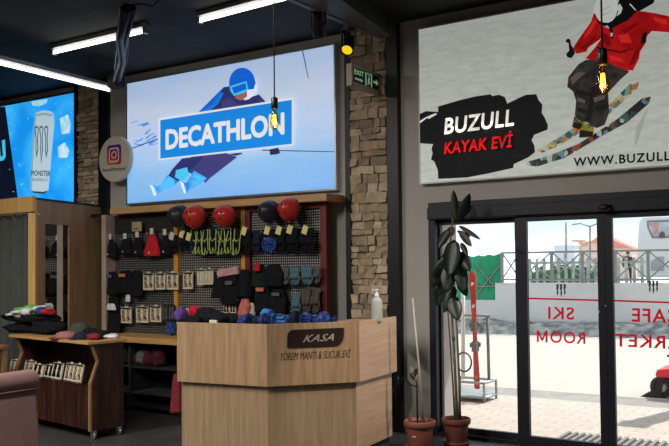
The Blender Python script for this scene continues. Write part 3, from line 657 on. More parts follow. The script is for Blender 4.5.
# cable bundle at the end of the low batten
ca = az(109, 89, ZH); 
t = thing('cable_bundle', 'black bundle of loose cables dropping from the ceiling to the long fluorescent tube', 'cable', ca)
cb = V((ca.x+.10, ca.y-.25, CE)); 
for k, (r, ox, mtc) in enumerate(((.05, 0, 'black'), (.03, .07, 'black'), (.022, -.05, 'black'), (.006, .03, 'metal'), (.006, .1, 'black'), (.005, -.08, 'metal'))):
    g = G(); a = az(127+ox*90, 8, CE-.06); b_ = V((ca.x+ox*.6+.19, ca.y-.05, ca.z+.05))
    g.tube([a, a.lerp(b_, .3)+V((-.05+.03*(k % 3), 0, -.02)), a.lerp(b_, .65)+V((.05-.05*(k % 2), 0, 0)), b_], r, 8); g.build('cable', M[mtc], t)
G().box(ca.x+.10, ca.x+.28, ca.y-.12, ca.y+.02, ca.z-.02, ca.z+.20).build('junction_box', M['blackm'], t, .01)
g = G(); p0 = az(131, 5, CE-.03)
g.tube([p0, p0+V((.12, 0, -.01)), p0+V((.3, 0, -.07)), p0+V((.38, 0, -.02))], .008, 6); g.build('cable', M['blackm'], t)

# pendant bulbs
def pendant(label, px, ps, Y, k=1.0):
    c = ay(px, ps, Y)   # socket bottom
    t = thing('pendant_bulb', label, 'pendant lamp', (c.x, c.y, c.z-.15))
    g = G(); g.tube([(c.x, c.y, c.z+.07), (c.x, c.y, CE)], .0045, 8); g.build('cord', M['rubber'], t)
    g = G(); g.lathe([(.012, .075), (.022, .068), (.023, .0), (.018, -.004)], c, 20); g.build('socket', M['black'], t)
    g = G(); g.lathe([(.06, 0), (.055, -.02), (.01, -.026)], (c.x, c.y, CE), 24); g.build('ceiling_rose', M['black'], t)
    g = G(); g.lathe([(.0135, 0), (.015, -.02), (.024, -.05), (.031, -.085), (.031, -.105), (.024, -.128), (.011, -.140), (.001, -.142)], c, 24, cap=False); b = g.build('bulb', M['amber'], t)
    g = G()
    for j in range(8):
        a0, a1 = 2*math.pi*j/8, 2*math.pi*(j+.5)/8
        g.tube([(c.x+.008*math.cos(a0), c.y+.008*math.sin(a0), c.z-.04), (c.x+.013*math.cos(a1), c.y+.013*math.sin(a1), c.z-.108)], .0013, 5)
    g.build('filament', M['filament'], b)
    return c
pc_ = pendant('glowing amber filament bulb hanging before the blue ski poster', 274.5, 108.5, 4.25)
pd_ = pendant('glowing amber filament bulb hanging before the red jacket on the banner', 602.5, 64.5, 3.75)
for nm, c in (('bulb_glow', pc_), ('bulb_glow', pd_)):
    d = bpy.data.lights.new(nm, 'POINT'); d.energy = 2.5; d.color = (1, .6, .25); d.shadow_soft_size = .008
    o = bpy.data.objects.new(nm, d); COL.objects.link(o); o.location = (c.x, c.y, c.z-.09)
# ------------------------------------------------------------------ outside: ground, wall, fence, hills
GZ = -.1
struct('ground', G().box(-16, 8, 7.9, 11.0, -.3, GZ), M['pave'])
struct('kerb', G().box(-16, 8, 11.0, 11.75, -.3, GZ-.015), M['kerb'])
FA, FB = az(500, 283, 1.18), az(669, 283, 1.18)
fu = (FB-FA); fu.z = 0; fu.normalize(); fv = V((-fu.y, fu.x, 0))
def fp(s, d, z): p = FA + fu*s + fv*d; return V((p.x, p.y, z))
BZ = -.43
g = G(); a = fp(-9, 0, BZ); b_ = fp(16, 0, BZ)
g.prism([(-20, 11.75, GZ-.012), (9, 11.75, GZ-.012), b_+fv*.3, a+fv*.3], (0, 0, -.2)); struct('road', g, M['road'])
def s_at(px, py=283): p = ap(px, py, FA, fv); return (p-FA).dot(fu)
sst = s_at(495)
zlo = ap(480, 300, FA, fv).z
g = G(); q = [fp(-9, 0, BZ-.2), fp(sst, 0, BZ-.2), fp(sst, .35, BZ-.2), fp(-9, .35, BZ-.2)]
g.hexa(q+[V((p.x, p.y, zlo)) for p in q]); struct('retaining_wall', g, M['rwall'])
g = G(); q = [fp(sst, 0, BZ-.2), fp(16, 0, BZ-.2), fp(16, .35, BZ-.2), fp(sst, .35, BZ-.2)]
g.hexa(q+[V((p.x, p.y, 1.18)) for p in q]); struct('retaining_wall', g, M['rwall'])
g = G(); g.prism([fp(-9, .35, zlo-.1), fp(sst, .35, 1.15), fp(16, .35, 1.15), fp(26, 22, .62), fp(-19, 22, .62)], (0, 0, -.1)); struct('terrace', g, M['road'])
g = G(); g.prism([fp(26, 22, .62), fp(-19, 22, .62), fp(-160, 320, -2), fp(160, 320, -2)], (0, 0, -.1)); struct('snow_field', g, M['snow'])
# ploughed dirty snow along the wall foot
g = G(); R_ = random.Random(4)
nx, ny = 120, 6; rows = []
for i in range(nx+1):
    s = -8.5+23*i/nx; row = []
    hgt = .38+.16*mnoise.noise(V((s*1.1, 0, 1)))+.10*mnoise.noise(V((s*4, 3, 1)))
    for j in range(ny+1):
        u = j/ny; hh = hgt*math.sin(u*math.pi/2)**.8; hh += .05*mnoise.noise(V((s*5, u*4, 9)))*math.sin(u*3)
        row.append(g.v(fp(s, -1.05+u*1.02, BZ+.02+max(hh, -.05))))
    rows.append(row)
for i in range(nx):
    for j in range(ny): g.f([rows[i][j], rows[i+1][j], rows[i+1][j+1], rows[i][j+1]], True)
bs = [g.v(fp(-8.5+23*i/nx, -.025, BZ+.0)) for i in range(nx+1)]
for i in range(nx): g.f([rows[i][ny], rows[i+1][ny], bs[i+1], bs[i]])
tag(g.build('snow_bank', M['dirty']), 'dirty ploughed snow banked along the foot of the white wall', 'snow', kind='stuff')

# railing with crossed bars
fz1 = ap(580, 251.5, FA, fv).z; fz0 = ap(580, 279.5, FA, fv).z
posts = [s_at(p) for p in (501, 519, 551, 582, 615, 648, 682)]
mid = fp((posts[0]+posts[-1])/2, .15, 1.18)
t = thing('railing', 'grey steel railing with crossed bars on top of the white wall', 'railing', mid)
def bar(a, b_, hw, parent, nm, hd=None):
    a, b_ = V(a), V(b_); d = (b_-a).normalized(); s = fv*(hd or hw); u = d.cross(fv).normalized()*hw
    G().hexa([a-s-u, b_-s-u, b_+s-u, a+s-u, a-s+u, b_-s+u, b_+s+u, a+s+u]).build(nm, M['fence'], parent)
dF = .15
for s in posts: bar(fp(s, dF, 1.17), fp(s, dF, fz1+.02), .045, t, 'post')
bar(fp(posts[0], dF, fz1), fp(posts[-1], dF, fz1), .03, t, 'top_rail'); bar(fp(posts[0], dF, fz0), fp(posts[-1], dF, fz0), .025, t, 'bottom_rail')
for a, b_ in zip(posts, posts[1:]):
    bar(fp(a, dF-.02, fz0), fp(b_, dF-.02, fz1), .02, t, 'cross_bar', .012); bar(fp(a, dF+.02, fz1), fp(b_, dF+.02, fz0), .02, t, 'cross_bar', .012)
# second, paler picket fence further back
t0, t1 = s_at(500)*1.2, s_at(603)*1.2
g = G(); s = t0-.6
while s < t1:
    p = fp(s, 5, .95); g.hexa([p, p+fu*.11, p+fu*.11+fv*.03, p+fv*.03]+[x+V((0, 0, 1.05)) for x in (p, p+fu*.11, p+fu*.11+fv*.03, p+fv*.03)]); s += .27
for zz in (1.15, 1.8):
    p, q = fp(t0-.6, 5.03, zz), fp(t1, 5.03, zz); g.hexa([p, q, q+fv*.03, p+fv*.03]+[x+V((0, 0, .08)) for x in (p, q, q+fv*.03, p+fv*.03)])
tag(g.build('picket_fence', plain('weathered_pickets', (.30, .32, .30), .8, 0, .4, 3)), 'weathered picket fence standing behind the crossed bar railing', 'fence')
# evergreen hedge behind the railing on the left
g = G(); R_ = random.Random(11)
for k in range(260):
    s = R_.uniform(t0-1, t0+2.6); c = fp(s, 6+R_.uniform(0, .5), R_.uniform(.9, 1.75)); r = R_.uniform(.06, .16)
    d = V((R_.uniform(-1, 1), R_.uniform(-1, 1), R_.uniform(-.2, 1))).normalized()*r; e = d.cross(V((R_.uniform(-1, 1), R_.uniform(-1, 1), .3))).normalized()*r*.6
    g.poly([c-d, c-d*.2+e, c+d, c-d*.2-e])
g.ell(fp(t0+.8, 6.2, 1.2), 1.7, .25, .42, 20, 8, .3, 2)
tag(g.build('evergreen_hedge', plain('hedge_leaf', (.05, .12, .06), .8, 0, .5, 6)), 'dark green hedge showing through the railing beside the green sheet fence', 'hedge')
# green corrugated sheet fence
gz = ap(485, 254.5, FA, fv).z; sa, sb = s_at(425), s_at(499.5)
g = G(); n = 150; fr, bk_ = [], []
for i in range(n+1):
    s = sa+(sb-sa)*i/n; dd_ = .18+.025*math.sin(i*2.1)
    zt = gz - .12*(1-i/n) + .02*math.sin(i*.31)
    fr.append((g.v(fp(s, dd_, zlo-.01)), g.v(fp(s, dd_, zt)))); bk_.append((g.v(fp(s, dd_+.012, zlo-.01)), g.v(fp(s, dd_+.012, zt))))
for i in range(n):
    g.f([fr[i][0], fr[i+1][0], fr[i+1][1], fr[i][1]]); g.f([bk_[i][0], bk_[i][1], bk_[i+1][1], bk_[i+1][0]]); g.f([fr[i][1], fr[i+1][1], bk_[i+1][1], bk_[i][1]])
t = thing('sheet_fence', 'green corrugated sheet fence on the low white wall at left', 'fence', fp((sa+sb)/2, .2, zlo))
g.build('corrugated_sheet', M['gcor'], t)
sm = s_at(476)
bar(fp(sa, .12, zlo+.45), fp(sb, .12, zlo+.45), .02, t, 'rail'); bar(fp(sm, .12, zlo+.2), fp(sb, .12, gz-.35), .018, t, 'brace'); bar(fp(sm, .12, gz-.35), fp(sb, .12, zlo+.2), .018, t, 'brace')

# snowy hills
def hills(nm, ridge, Y, label_mt, ybase=262, seed=0):
    g = G(); cols = []
    for i in range(len(ridge)-1):
        (x0, y0), (x1, y1) = ridge[i], ridge[i+1]; k = max(1, int((x1-x0)/6))
        for j in range(k): cols.append((x0+(x1-x0)*j/k, y0+(y1-y0)*j/k))
    cols.append(ridge[-1]); rows = []
    for (x, y) in cols:
        top = ay(x, y, Y); foot = ay(x, ybase, Y*.45); foot.z = -3; row = []
        for j in range(9):
            u = j/8; p = foot.lerp(top, u); p.z = -3+(top.z+3)*(u**1.5); p.z += Y*.006*mnoise.noise(V((x*.06, u*4, seed)))*math.sin(math.pi*u)
            row.append(g.v(p))
        back = top+V((0, Y*.3, -top.z-10)); row.append(g.v(back)); rows.append(row)
    for i in range(len(rows)-1):
        for j in range(9): g.f([rows[i][j], rows[i+1][j], rows[i+1][j+1], rows[i][j+1]], True)
    struct(nm, g, label_mt)
mt, nt_, b_ = base('snow_slopes')
f_ = noise(nt_, coords(nt_, (.004, .02, .05)), 6, 6, .3)
nt_.links.new(ramp(nt_, f_, [(.45, (.84, .86, .90)), (.58, (.70, .74, .80)), (.66, (.5, .54, .6))]), b_.inputs['Base Color']); b_.inputs['Roughness'].default_value = .9; M['slope'] = mt
hills('snowy_hill', [(380, 248), (430, 250), (470, 249), (500, 243), (523, 240), (545, 236), (573, 232.5), (592, 237), (615, 241), (640, 243), (700, 236), (780, 230)], 620, M['slope'], seed=3)
# houses
def field_z(p): return .62-2.62*max(0, ((p-FA).dot(fv)-22))/298
def house(label, x0, x1, ye, yr, Y, wall, roof, ybot=270, gable=.5, win=2):
    a, b_ = ay(x0, ye, Y), ay(x1, ye, Y); z0 = field_z(V(((a.x+b_.x)/2, Y, 0)))-.6; zr = ay((x0+x1)/2, yr, Y).z; dp = (b_-a).length*.9
    t = thing('house', label, 'house', V(((a.x+b_.x)/2, Y+dp/2, z0)))
    G().box(a.x, b_.x, Y, Y+dp, z0, a.z).build('walls', wall, t)
    g = G(); xm = a.x+(b_.x-a.x)*gable; o = .04*(b_.x-a.x)
    g.prism([(a.x-o, Y-o, a.z), (b_.x+o, Y-o, b_.z), (xm, Y-o, zr)], (0, dp+2*o, 0)); g.build('roof', roof, t)
    for k in range(win):
        xx = a.x+(b_.x-a.x)*(k+.6)/(win+.2); ww = (b_.x-a.x)*.13; hh = (a.z-z0)
        G().box(xx, xx+ww, Y-.05, Y+.05, z0+hh*.55, z0+hh*.8).build('window', M['fence'], t)
PW = plain('pale_grey_wall', (.52, .53, .56), .9, 0, .05, .5); PB = plain('brick_wall', (.50, .30, .25), .9, 0, .1, .5); PO = plain('orange_roof', (.56, .26, .17), .9, 0, .1, .5)
PR = plain('red_roof', (.58, .22, .18), .9, 0, .1, .5); PS = plain('snowy_roof', (.80, .80, .82), .9); PK = plain('pink_wall', (.62, .46, .40), .9)
house('low pale grey house with snowy roof seen through the middle door pane', 554, 574, 245.5, 242, 85, PW, PS, gable=.9, win=1)
house('brown brick building beside the pale grey house', 571.5, 583, 240, 238.5, 95, PB, PS, win=1)
house('small pink house with brown roof right of the brick building', 581, 594, 246, 241, 88, PK, PO, win=1)
house('orange roofed house cut by the door post', 588, 601, 243.5, 235, 75, PK, PO, gable=.95, win=0)
house('red roofed house left of the white bus', 600, 632, 248.5, 236, 70, PK, PR, gable=.15, win=2)
def lamp_post(label, px, yt, Y, arms):
    a, b_ = ay(px, 272, Y), ay(px, yt, Y); a.z = field_z(a)-.2; t = thing('lamp_post', label, 'lamp post', a)
    k = Y/60; g = G(); g.tube([a, b_], [.10*k, .06*k], 8); g.build('pole', M['fence'], t)
    for s in arms:
        g = G(); g.tube([b_, b_+V((s*.7*k, 0, .25*k)), b_+V((s*1.3*k, 0, .18*k))], .05*k, 6); g.build('arm', M['fence'], t)
lamp_post('thin single lamp post behind the pale grey house', 566, 222, 60, ())
lamp_post('double armed street lamp above the orange roof', 590, 226.5, 62, (-1, 1))
# white coach parked on the terrace
BP = ap(637.5, 283, fp(0, 15, 0), fv); BP.z = .80
bl = lambda u, d, z: BP + fu*u + fv*d + V((0, 0, z))
zt = ap(660, 216.5, BP, fv).z-BP.z; W0 = lambda px, py: ((ap(px, py, BP, fv)-BP).dot(fu), (ap(px, py, BP, fv)).z-BP.z)
t = thing('coach_bus', 'white coach parked behind the railing at the right', 'bus', bl(5, 1.2, 0))
WB = plain('white_bus_paint', (.66, .66, .68), .35, 0, .03, .4)
out = [(0, .35), (-.05, 1.2), (.02, zt*.55), (.12, zt-.25), (.3, zt), (10.8, zt), (11, zt-.2), (11, .35)]
g = G(); g.prism([bl(u, 0, z) for u, z in out], fv*2.5); body = g.build('body', WB, t, .06)
u0, z0_ = W0(646.5, 238.5); u1, z1_ = W0(647, 220.5)
wp = [(u0+.25, z0_), (9.5, z0_), (9.5, z1_), (u1+.0, z1_), (u1, z0_+.55)]
g = G(); g.prism([bl(u, -.03, z) for u, z in wp], fv*.04); wf = g.build('window_frame', M['fence'], t)
cu_, cz_ = sum(u for u, z in wp)/5, sum(z for u, z in wp)/5
g = G(); g.prism([bl(u+(.10 if u < 5 else -.1), -.04, z+(.10 if z < cz_ else -.10)) for u, z in wp], fv*.01)
g.build('side_window', plain('coach_window', (.42, .45, .52), .15, 0, .25, 1.5), t)
ca_, cb_ = W0(652, 236), W0(659, 222)
g = G(); g.prism([bl(ca_[0], -.05, ca_[1]), bl(cb_[0]-.05, -.05, ca_[1]+.1), bl(cb_[0], -.05, cb_[1]), bl(ca_[0]-.15, -.05, cb_[1]), bl(ca_[0]+.1, -.05, (ca_[1]+cb_[1])/2)], fv*.008); g.build('window_curtain', F_['pink'], t)
sa_, sb_ = W0(659, 238), W0(665, 231)
g = G(); g.prism([bl(sa_[0], -.05, sa_[1]), bl(sb_[0], -.05, sa_[1]), bl(sb_[0], -.05, sb_[1]-.1), bl((sa_[0]+sb_[0])/2, -.05, sb_[1]), bl(sa_[0], -.05, sb_[1]-.15)], fv*.008); g.build('seat_back', F_['grey'], t)
for uu in (2.0, 8.4):
    for dd_ in (-.01, 2.2):
        g = G(); g.M = Matrix.Translation(bl(uu, dd_+.14, .48)) @ Matrix.Rotation(math.pi/2, 4, 'X'); g.lathe([(.46, -.14), (.5, -.1), (.5, .1), (.46, .14)], n=20); g.build('wheel', M['rubber'], t)
d0, d1 = W0(651, 271), W0(664, 256.5)
g = G(); g.prism([bl(d0[0], -.02, d0[1]), bl(d1[0], -.02, d0[1]), bl(d1[0], -.02, d1[1]), bl(d0[0]+.3, -.02, d1[1]), bl(d0[0], -.02, d1[1]-.25)], fv*.03); g.build('luggage_hatch', plain('hatch_grey', (.32, .33, .35), .5), t)

# person behind the railing
def person_mesh(base_p, H, face, parts):
    me = bpy.data.meshes.new('p'); k = H/1.75
    J = [((0, 0, .95), .145), ((0, 0, 1.12), .135), ((0, -.01, 1.30), .165), ((0, 0, 1.44), .12), ((0, 0, 1.53), .055), ((0, -.015, 1.64), .098), ((0, -.01, 1.72), .078),
         ((.10, 0, .88), .095), ((.11, -.02, .50), .068), ((.12, .0, .09), .048), ((.125, -.13, .04), .04),
         ((-.10, 0, .88), .095), ((-.12, -.03, .50), .068), ((-.13, .0, .09), .048), ((-.14, -.13, .04), .04),
         ((.20, 0, 1.40), .07), ((.26, -.02, 1.12), .05), ((.16, -.20, 1.02), .038), ((.10, -.25, 1.04), .035),
         ((-.20, 0, 1.40), .07), ((-.28, 0, 1.13), .05), ((-.24, -.16, .96), .038), ((-.20, -.22, .92), .035)]
    Ed = [(0, 1), (1, 2), (2, 3), (3, 4), (4, 5), (5, 6), (0, 7), (7, 8), (8, 9), (9, 10), (0, 11), (11, 12), (12, 13), (13, 14), (3, 15), (15, 16), (16, 17), (17, 18), (3, 19), (19, 20), (20, 21), (21, 22)]
    me.from_pydata([V(p)*k for p, r in J], Ed, []); ob = bpy.data.objects.new('p', me); COL.objects.link(ob)
    md = ob.modifiers.new('s', 'SKIN'); md.use_smooth_shade = True
    for i, (p, r) in enumerate(J): me.skin_vertices[0].data[i].radius = (r*k, r*k)
    me.skin_vertices[0].data[0].use_root = True
    sb2 = ob.modifiers.new('u', 'SUBSURF'); sb2.levels = 2; sb2.render_levels = 2
    dg = bpy.context.evaluated_depsgraph_get(); dg.update(); out = bpy.data.meshes.new_from_object(ob.evaluated_get(dg)); bpy.data.objects.remove(ob)
    out.materials.clear()
    for mt_ in parts: out.materials.append(mt_)
    for pl in out.polygons:
        z = pl.center.z/k; x = abs(pl.center.x)/k; y = pl.center.y/k; pl.use_smooth = True
        pl.material_index = 0 if z > 1.51 else (0 if (y < -.2 and .85 < z < 1.1) else 3 if z < .10 else 2 if z < .92 else 1)
    out.name = 'person'; o = bpy.data.objects.new('person', out); COL.objects.link(o); o.location = base_p; o.rotation_euler = (0, 0, face)
    return o, k
pbse = ap(628.5, 283, fp(0, 13.5, 0), fv); pz = 1.15-.53*13.15/21.65
pbse.z = pz; H_ = ap(628.5, 252, pbse, fv).z-pz
SK = plain('face_skin', (.42, .25, .18), .6); JK = fabric('dark_brown_jacket', (.055, .040, .035)); TR = fabric('dark_trousers', (.035, .035, .045)); SH = plain('dark_shoes', (.02, .02, .02))
pr, k = person_mesh(pbse, H_, .25, [SK, JK, TR, SH])
tag(pr, 'person in dark jacket and trousers standing behind the railing', 'person')
g = G(); hd = V((0, .005, 1.685))*k; g.ell(hd, .102*k, .112*k, .095*k, 16, 10, .08, 1)
hm = g.build('hair', fabric('dark_hair', (.015, .012, .01)), None, origin=(0, 0, 0)); hm.parent = pr; hm.location = (0, .022*k, 0)
g = G()
for s in (-1, 1): g.ell((s*.035*k, -.108*k, 1.645*k), .012*k, .008*k, .008*k, 8, 6)
g.ell((0, -.118*k, 1.62*k), .014*k, .02*k, .022*k, 8, 6)
fc = g.build('face', SK, None, origin=(0, 0, 0)); fc.parent = pr

# ski stand just outside the door
sp_ = az(475, 398, GZ)
SP = V((sp_.x, 10.4, GZ)); kx = lambda px: ax(px, 300, 0) if False else ap(px, 380, V((0, 10.4, 0)), V((0, 1, 0)))
def sk(px, py, dy=0.0): p = ay(px, py, 10.4+dy); return p
t = thing('ski_stand', 'grey metal ski stand outside the door holding one red pair of skis', 'stand', V((sk(474, 398).x, 10.4, GZ)))
xl, xr = sk(452, 390).x, sk(488.5, 390).x; zb0, zb1 = sk(474, 400).z, sk(474, 381).z; dyb = .42
MG = plain('galvanised_metal', (.34, .36, .36), .4, .5, .15)
g = G()
for zz in (max(GZ+.04, zb0+.06), zb1):
    for y0 in (10.25, 10.25+dyb): g.tube([(xl, y0, zz), (xr, y0, zz)], .018, 8)
    for x0 in (xl, xr): g.tube([(x0, 10.25, zz), (x0, 10.25+dyb, zz)], .018, 8)
for x0 in (xl, xr):
    for y0 in (10.25, 10.25+dyb): g.tube([(x0, y0, GZ), (x0, y0, zb1)], .018, 8)
g.build('base_frame', MG, t)
G().box(xl, xr, 10.25, 10.25+dyb, zb0+.05, zb0+.075).build('base_tray', MG, t)
pz_ = sk(485.5, 316).z
g = G(); g.tube([(sk(486, 372).x, 10.5, zb1), (sk(484.5, 316).x, 10.5, pz_)], .022, 8); g.build('upright', M['fence'], t)
g = G(); g.tube([(sk(460, 372).x, 10.5, zb1), (sk(460, 290).x, 10.5, sk(460, 290).z)], .03, 8); g.build('upright', M['white'], t)
g = G(); zz = sk(475, 316).z; g.tube([(sk(459, 316).x, 10.5, zz), (sk(487, 316).x, 10.5, zz)], .014, 8); g.build('crossbar', M['fence'], t)
def ski(label, dy, dx=0):
    top, bot = sk(472+dx, 271, dy), sk(477+dx, 389, dy); L = (top-bot).length; d = (top-bot).normalized(); side = V((1, 0, -d.x/d.z)).normalized()
    t = thing('ski', label, 'ski', bot, group=None)
    prof = [(0, .034), (.03, .040), (.12, .042), (.45, .029), (.8, .040), (.93, .050), (.97, .040), (1, .012)]
    g = G(); fr, bk_ = [], []
    for u, hw in prof:
        bend = -.0+(.05*max(0, u-.88)/.12)**1 * (.6 if u > .88 else 0); c = bot+d*(L*u)+V((0, bend if dy > 0 else -bend, 0))
        fr.append((g.v(c-side*hw), g.v(c+side*hw))); bk_.append((g.v(c-side*hw+V((0, .012, 0))), g.v(c+side*hw+V((0, .012, 0)))))
    for i in range(len(prof)-1):
        g.f([fr[i][0], fr[i][1], fr[i+1][1], fr[i+1][0]]); g.f([bk_[i][0], bk_[i+1][0], bk_[i+1][1], bk_[i][1]])
        g.f([fr[i][0], fr[i+1][0], bk_[i+1][0], bk_[i][0]]); g.f([fr[i][1], bk_[i][1], bk_[i+1][1], fr[i+1][1]])
    g.f([fr[0][0], bk_[0][0], bk_[0][1], fr[0][1]]); g.f([fr[-1][0], fr[-1][1], bk_[-1][1], bk_[-1][0]])
    g.build('ski_body', plain('red_ski_topsheet', (.50, .035, .04), .3, 0, .15, 4), t)
    for u in (.36, .53):
        c = bot+d*(L*u); yy = -1 if dy <= 0 else 1
        g = G(); g.box(c.x-.035, c.x+.035, c.y-.05 if yy < 0 else c.y+.012, c.y if yy < 0 else c.y+.06, c.z-.07, c.z+.07); g.box(c.x-.05, c.x+.05, c.y-.075 if yy < 0 else c.y+.05, c.y-.04 if yy < 0 else c.y+.085, c.z-.01, c.z+.05); g.build('binding', plain('binding_grey', (.12, .12, .12), .4), t, .006)
    if dy <= 0:
        for u, h_ in ((.90, .05), (.70, .03), (.1, .04)):
            c = bot+d*(L*u)+V((0, -.003-.03*max(0, u-.88)/.12, 0)); g = G(); g.prism([c-side*.02-d*h_, c+side*.02-d*h_*.4, c+side*.02+d*h_, c-side*.02+d*h_*.4], (0, -.002, 0)); g.build('graphic', M['white'] if u > .2 else plain('orange_print', (.8, .2, .04)), t)
ski('red ski leaning in the outdoor stand, the one facing the door', -.005); ski('red ski behind the door-facing one in the outdoor stand', .012)
g = G(); hc = sk(464, 362); g.M = Matrix.Translation(hc+V((0, -.0, 0)))
n = 20; g.tube([(.11*math.cos(a*2*math.pi/n), 0, .13*math.sin(a*2*math.pi/n)) for a in range(n+1)], .012, 6)
tag(g.build('cable_loop', M['rubber']), 'black ring-shaped cable hanging on the outdoor ski stand', 'cable')
# red machine at the right edge
rp_ = az(661, 393, GZ); RY = 11.9
rw = ay(661, 383, RY)
t = thing('snow_blower', 'small red machine with a wheel parked outside at the right edge', 'machine', V((rw.x+.3, RY+.3, GZ-.02)))
def rq(px, py): return ay(px, py, RY)
rad = (rq(660, 376.5).z-(GZ-.02))*.5
wc = V((rq(660.5, 384).x, RY+.10, GZ-.02+rad))
g = G(); g.M = Matrix.Translation(wc) @ Matrix.Rotation(math.pi/2, 4, 'X'); g.lathe([(rad*.6, -.09), (rad*.92, -.09), (rad, -.05), (rad, .05), (rad*.92, .09), (rad*.6, .09)], n=28, cap=False); g.build('tyre', M['rubber'], t)
g = G(); g.M = Matrix.Translation(wc) @ Matrix.Rotation(math.pi/2, 4, 'X'); g.lathe([(rad*.6, -.05), (rad*.55, .06), (rad*.3, .085), (.001, .085)], n=24, cap=True); g.build('wheel_hub', plain('grey_hub', (.45, .45, .46), .5), t)
g = G(); fx = rq(655.5, 373).x; zt_ = rq(660, 369.5).z; zl_ = rq(660, 377).z
g.prism([(fx, RY-.05, zl_+.03), (fx+.02, RY-.05, zl_), (fx+1.2, RY-.05, zl_-.02), (fx+1.2, RY-.05, zt_+.12), (fx+.3, RY-.05, zt_+.04), (fx+.03, RY-.05, zt_)], (0, .6, 0)); g.build('hood', M['red'], t, .02)
g = G(); hx = rq(668, 360); g.tube([(fx+.35, RY+.2, zt_), (hx.x+.02, RY+.2, hx.z+.02), (hx.x-.05, RY+.2, hx.z+.04)], .016, 8); g.build('handlebar', M['rubber'], t)
g = G(); g.prism([(fx+.05, RY+.0, GZ-.02), (fx-.22, RY+.0, GZ-.02), (fx-.02, RY, GZ+.10), (fx+.03, RY, zl_), (fx+.12, RY, zl_)], (0, .5, 0)); g.build('blower_scoop', M['rubber'], t)
G().box(fx+.25, fx+1.1, RY+.1, RY+.5, GZ+.1, zl_).build('chassis', M['black'], t)
g = G(); g.M = Matrix.Translation(wc+V((.75, 0, 0))) @ Matrix.Rotation(math.pi/2, 4, 'X'); g.lathe([(rad*.6, -.09), (rad, -.06), (rad, .06), (rad*.6, .09)], n=28); g.build('tyre', M['rubber'], t)
# grating outside the door, canopy overhead, pillar added beyond the right edge for its shadow
ga, gb = az(566, 428, GZ), az(700, 446, GZ)
t = thing('floor_grating', 'dark ribbed foot grating in the paving in front of the door', 'grating', (-1.4, 8.5, GZ))
gx0, gx1, gy0, gy1 = az(556, 437, GZ).x+.05, -.4, 7.98, 8.86
g = G().box(gx0, gx1, gy0, gy1, GZ, GZ+.004); g.build('tray', M['rubber'], t)
g = G(); x = gx0
while x < gx1: g.box(x, x+.035, gy0, gy1, GZ+.004, GZ+.022); x += .075
g.build('ribs', plain('rib_grey', (.22, .20, .19), .7), t)
struct('unseen_canopy', G().box(-9, 3.5, 7.9, 9.75, 2.85, 3.0), M['plaster'])  # out of view, reaches far enough to keep direct sun off the shop floor
struct('facade_wall', G().box(-14, DX0, 7.9, 7.98, -.2, 6).box(DX1, 5, 7.9, 7.98, -.2, 6).box(DX0, DX1, 7.9, 7.98, DH, 6), M['plaster'])
b0 = V((-2.0, 10.8, 0)); sdir = V((.28, .96, 0)).normalized()
pp = b0+sdir*2.6
t = thing('shadow_pillar', 'unseen square pillar added beyond the right side of the door to cast a shadow', 'pillar', (pp.x, pp.y, GZ))  # unseen shaft added to throw the shadow band across the paving
G().box(pp.x-.13, pp.x+.13, pp.y-.13, pp.y+.13, GZ-.1, 4.6).build('shaft', M['plaster'], t, .01); G().box(pp.x-.17, pp.x+.17, pp.y-.17, pp.y+.17, 4.6, 4.68).build('cap', M['plaster'], t)
# white pillar outside the left jamb
qa, qb = ay(438, 430, 8.05), ay(451, 430, 8.05)
struct('facade_pillar', G().box(qa.x-.3, qb.x, 7.98, 8.25, -.2, 2.85), M['plaster'])
# ------------------------------------------------------------------ cash desk
ZT, ZB = 1.235, .69
CA, CB, CC, CDD = az(177, 381.5, ZB), az(267, 387, ZB), az(359.8, 382, ZB), az(397, 371.5, ZB)
M['oakx'] = wood('oak_cross_daylit', lin((182, 146, 114)), lin((206, 172, 140)), (1.2, 1.2, 12), .42)  # same oak with cross grain, tone lightened to carry the door's daylight
desk = thing('cash_desk', 'pale oak cash desk with angled front and dark name plate', 'counter', ((CA.x+CC.x)/2, (CA.y+CDD.y)/2, 0))
def inset(P, Q, R, d):  # offset corner Q of path P-Q-R inwards (left of travel) by d
    a = (Q-P).normalized(); b_ = (R-Q).normalized(); na, nb = V((-a.y, a.x, 0)), V((-b_.y, b_.x, 0)); n_ = (na+nb).normalized(); return Q+n_*(d/n_.dot(na))
def off(path, d):
    out = []
    for i, p in enumerate(path):
        if i == 0: a = (path[1]-p).normalized(); out.append(p+V((-a.y, a.x, 0))*d)
        elif i == len(path)-1: a = (p-path[i-1]).normalized(); out.append(p+V((-a.y, a.x, 0))*d)
        else: out.append(inset(path[i-1], p, path[i+1], d))
    return out
path = [V((p.x, p.y, 0)) for p in (CA, CB, CC, CDD)]
inn = off(path, .025)
zv = lambda p, z: V((p.x, p.y, z))
for i in range(3):
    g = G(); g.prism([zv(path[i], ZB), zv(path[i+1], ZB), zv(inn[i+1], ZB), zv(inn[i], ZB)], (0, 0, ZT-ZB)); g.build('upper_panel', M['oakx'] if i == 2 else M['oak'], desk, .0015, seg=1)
lo, loi = off(path, .045), off(path, .07)
lo[0] += (path[1]-path[0]).normalized()*.05; lo[-1] -= (path[-1]-path[-2]).normalized()*.03
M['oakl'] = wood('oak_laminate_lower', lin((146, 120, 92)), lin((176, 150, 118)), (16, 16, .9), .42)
for i in range(3):
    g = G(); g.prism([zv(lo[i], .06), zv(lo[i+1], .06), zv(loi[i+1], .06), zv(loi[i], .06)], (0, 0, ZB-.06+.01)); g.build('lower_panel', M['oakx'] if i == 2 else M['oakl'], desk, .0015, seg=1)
pl, pli = off(path, .09), off(path, .11)
g = G()
for i in range(3): g.prism([zv(pl[i], 0), zv(pl[i+1], 0), zv(pli[i+1], 0), zv(pli[i], 0)], (0, 0, .07))
g.build('plinth', M['black'], desk)
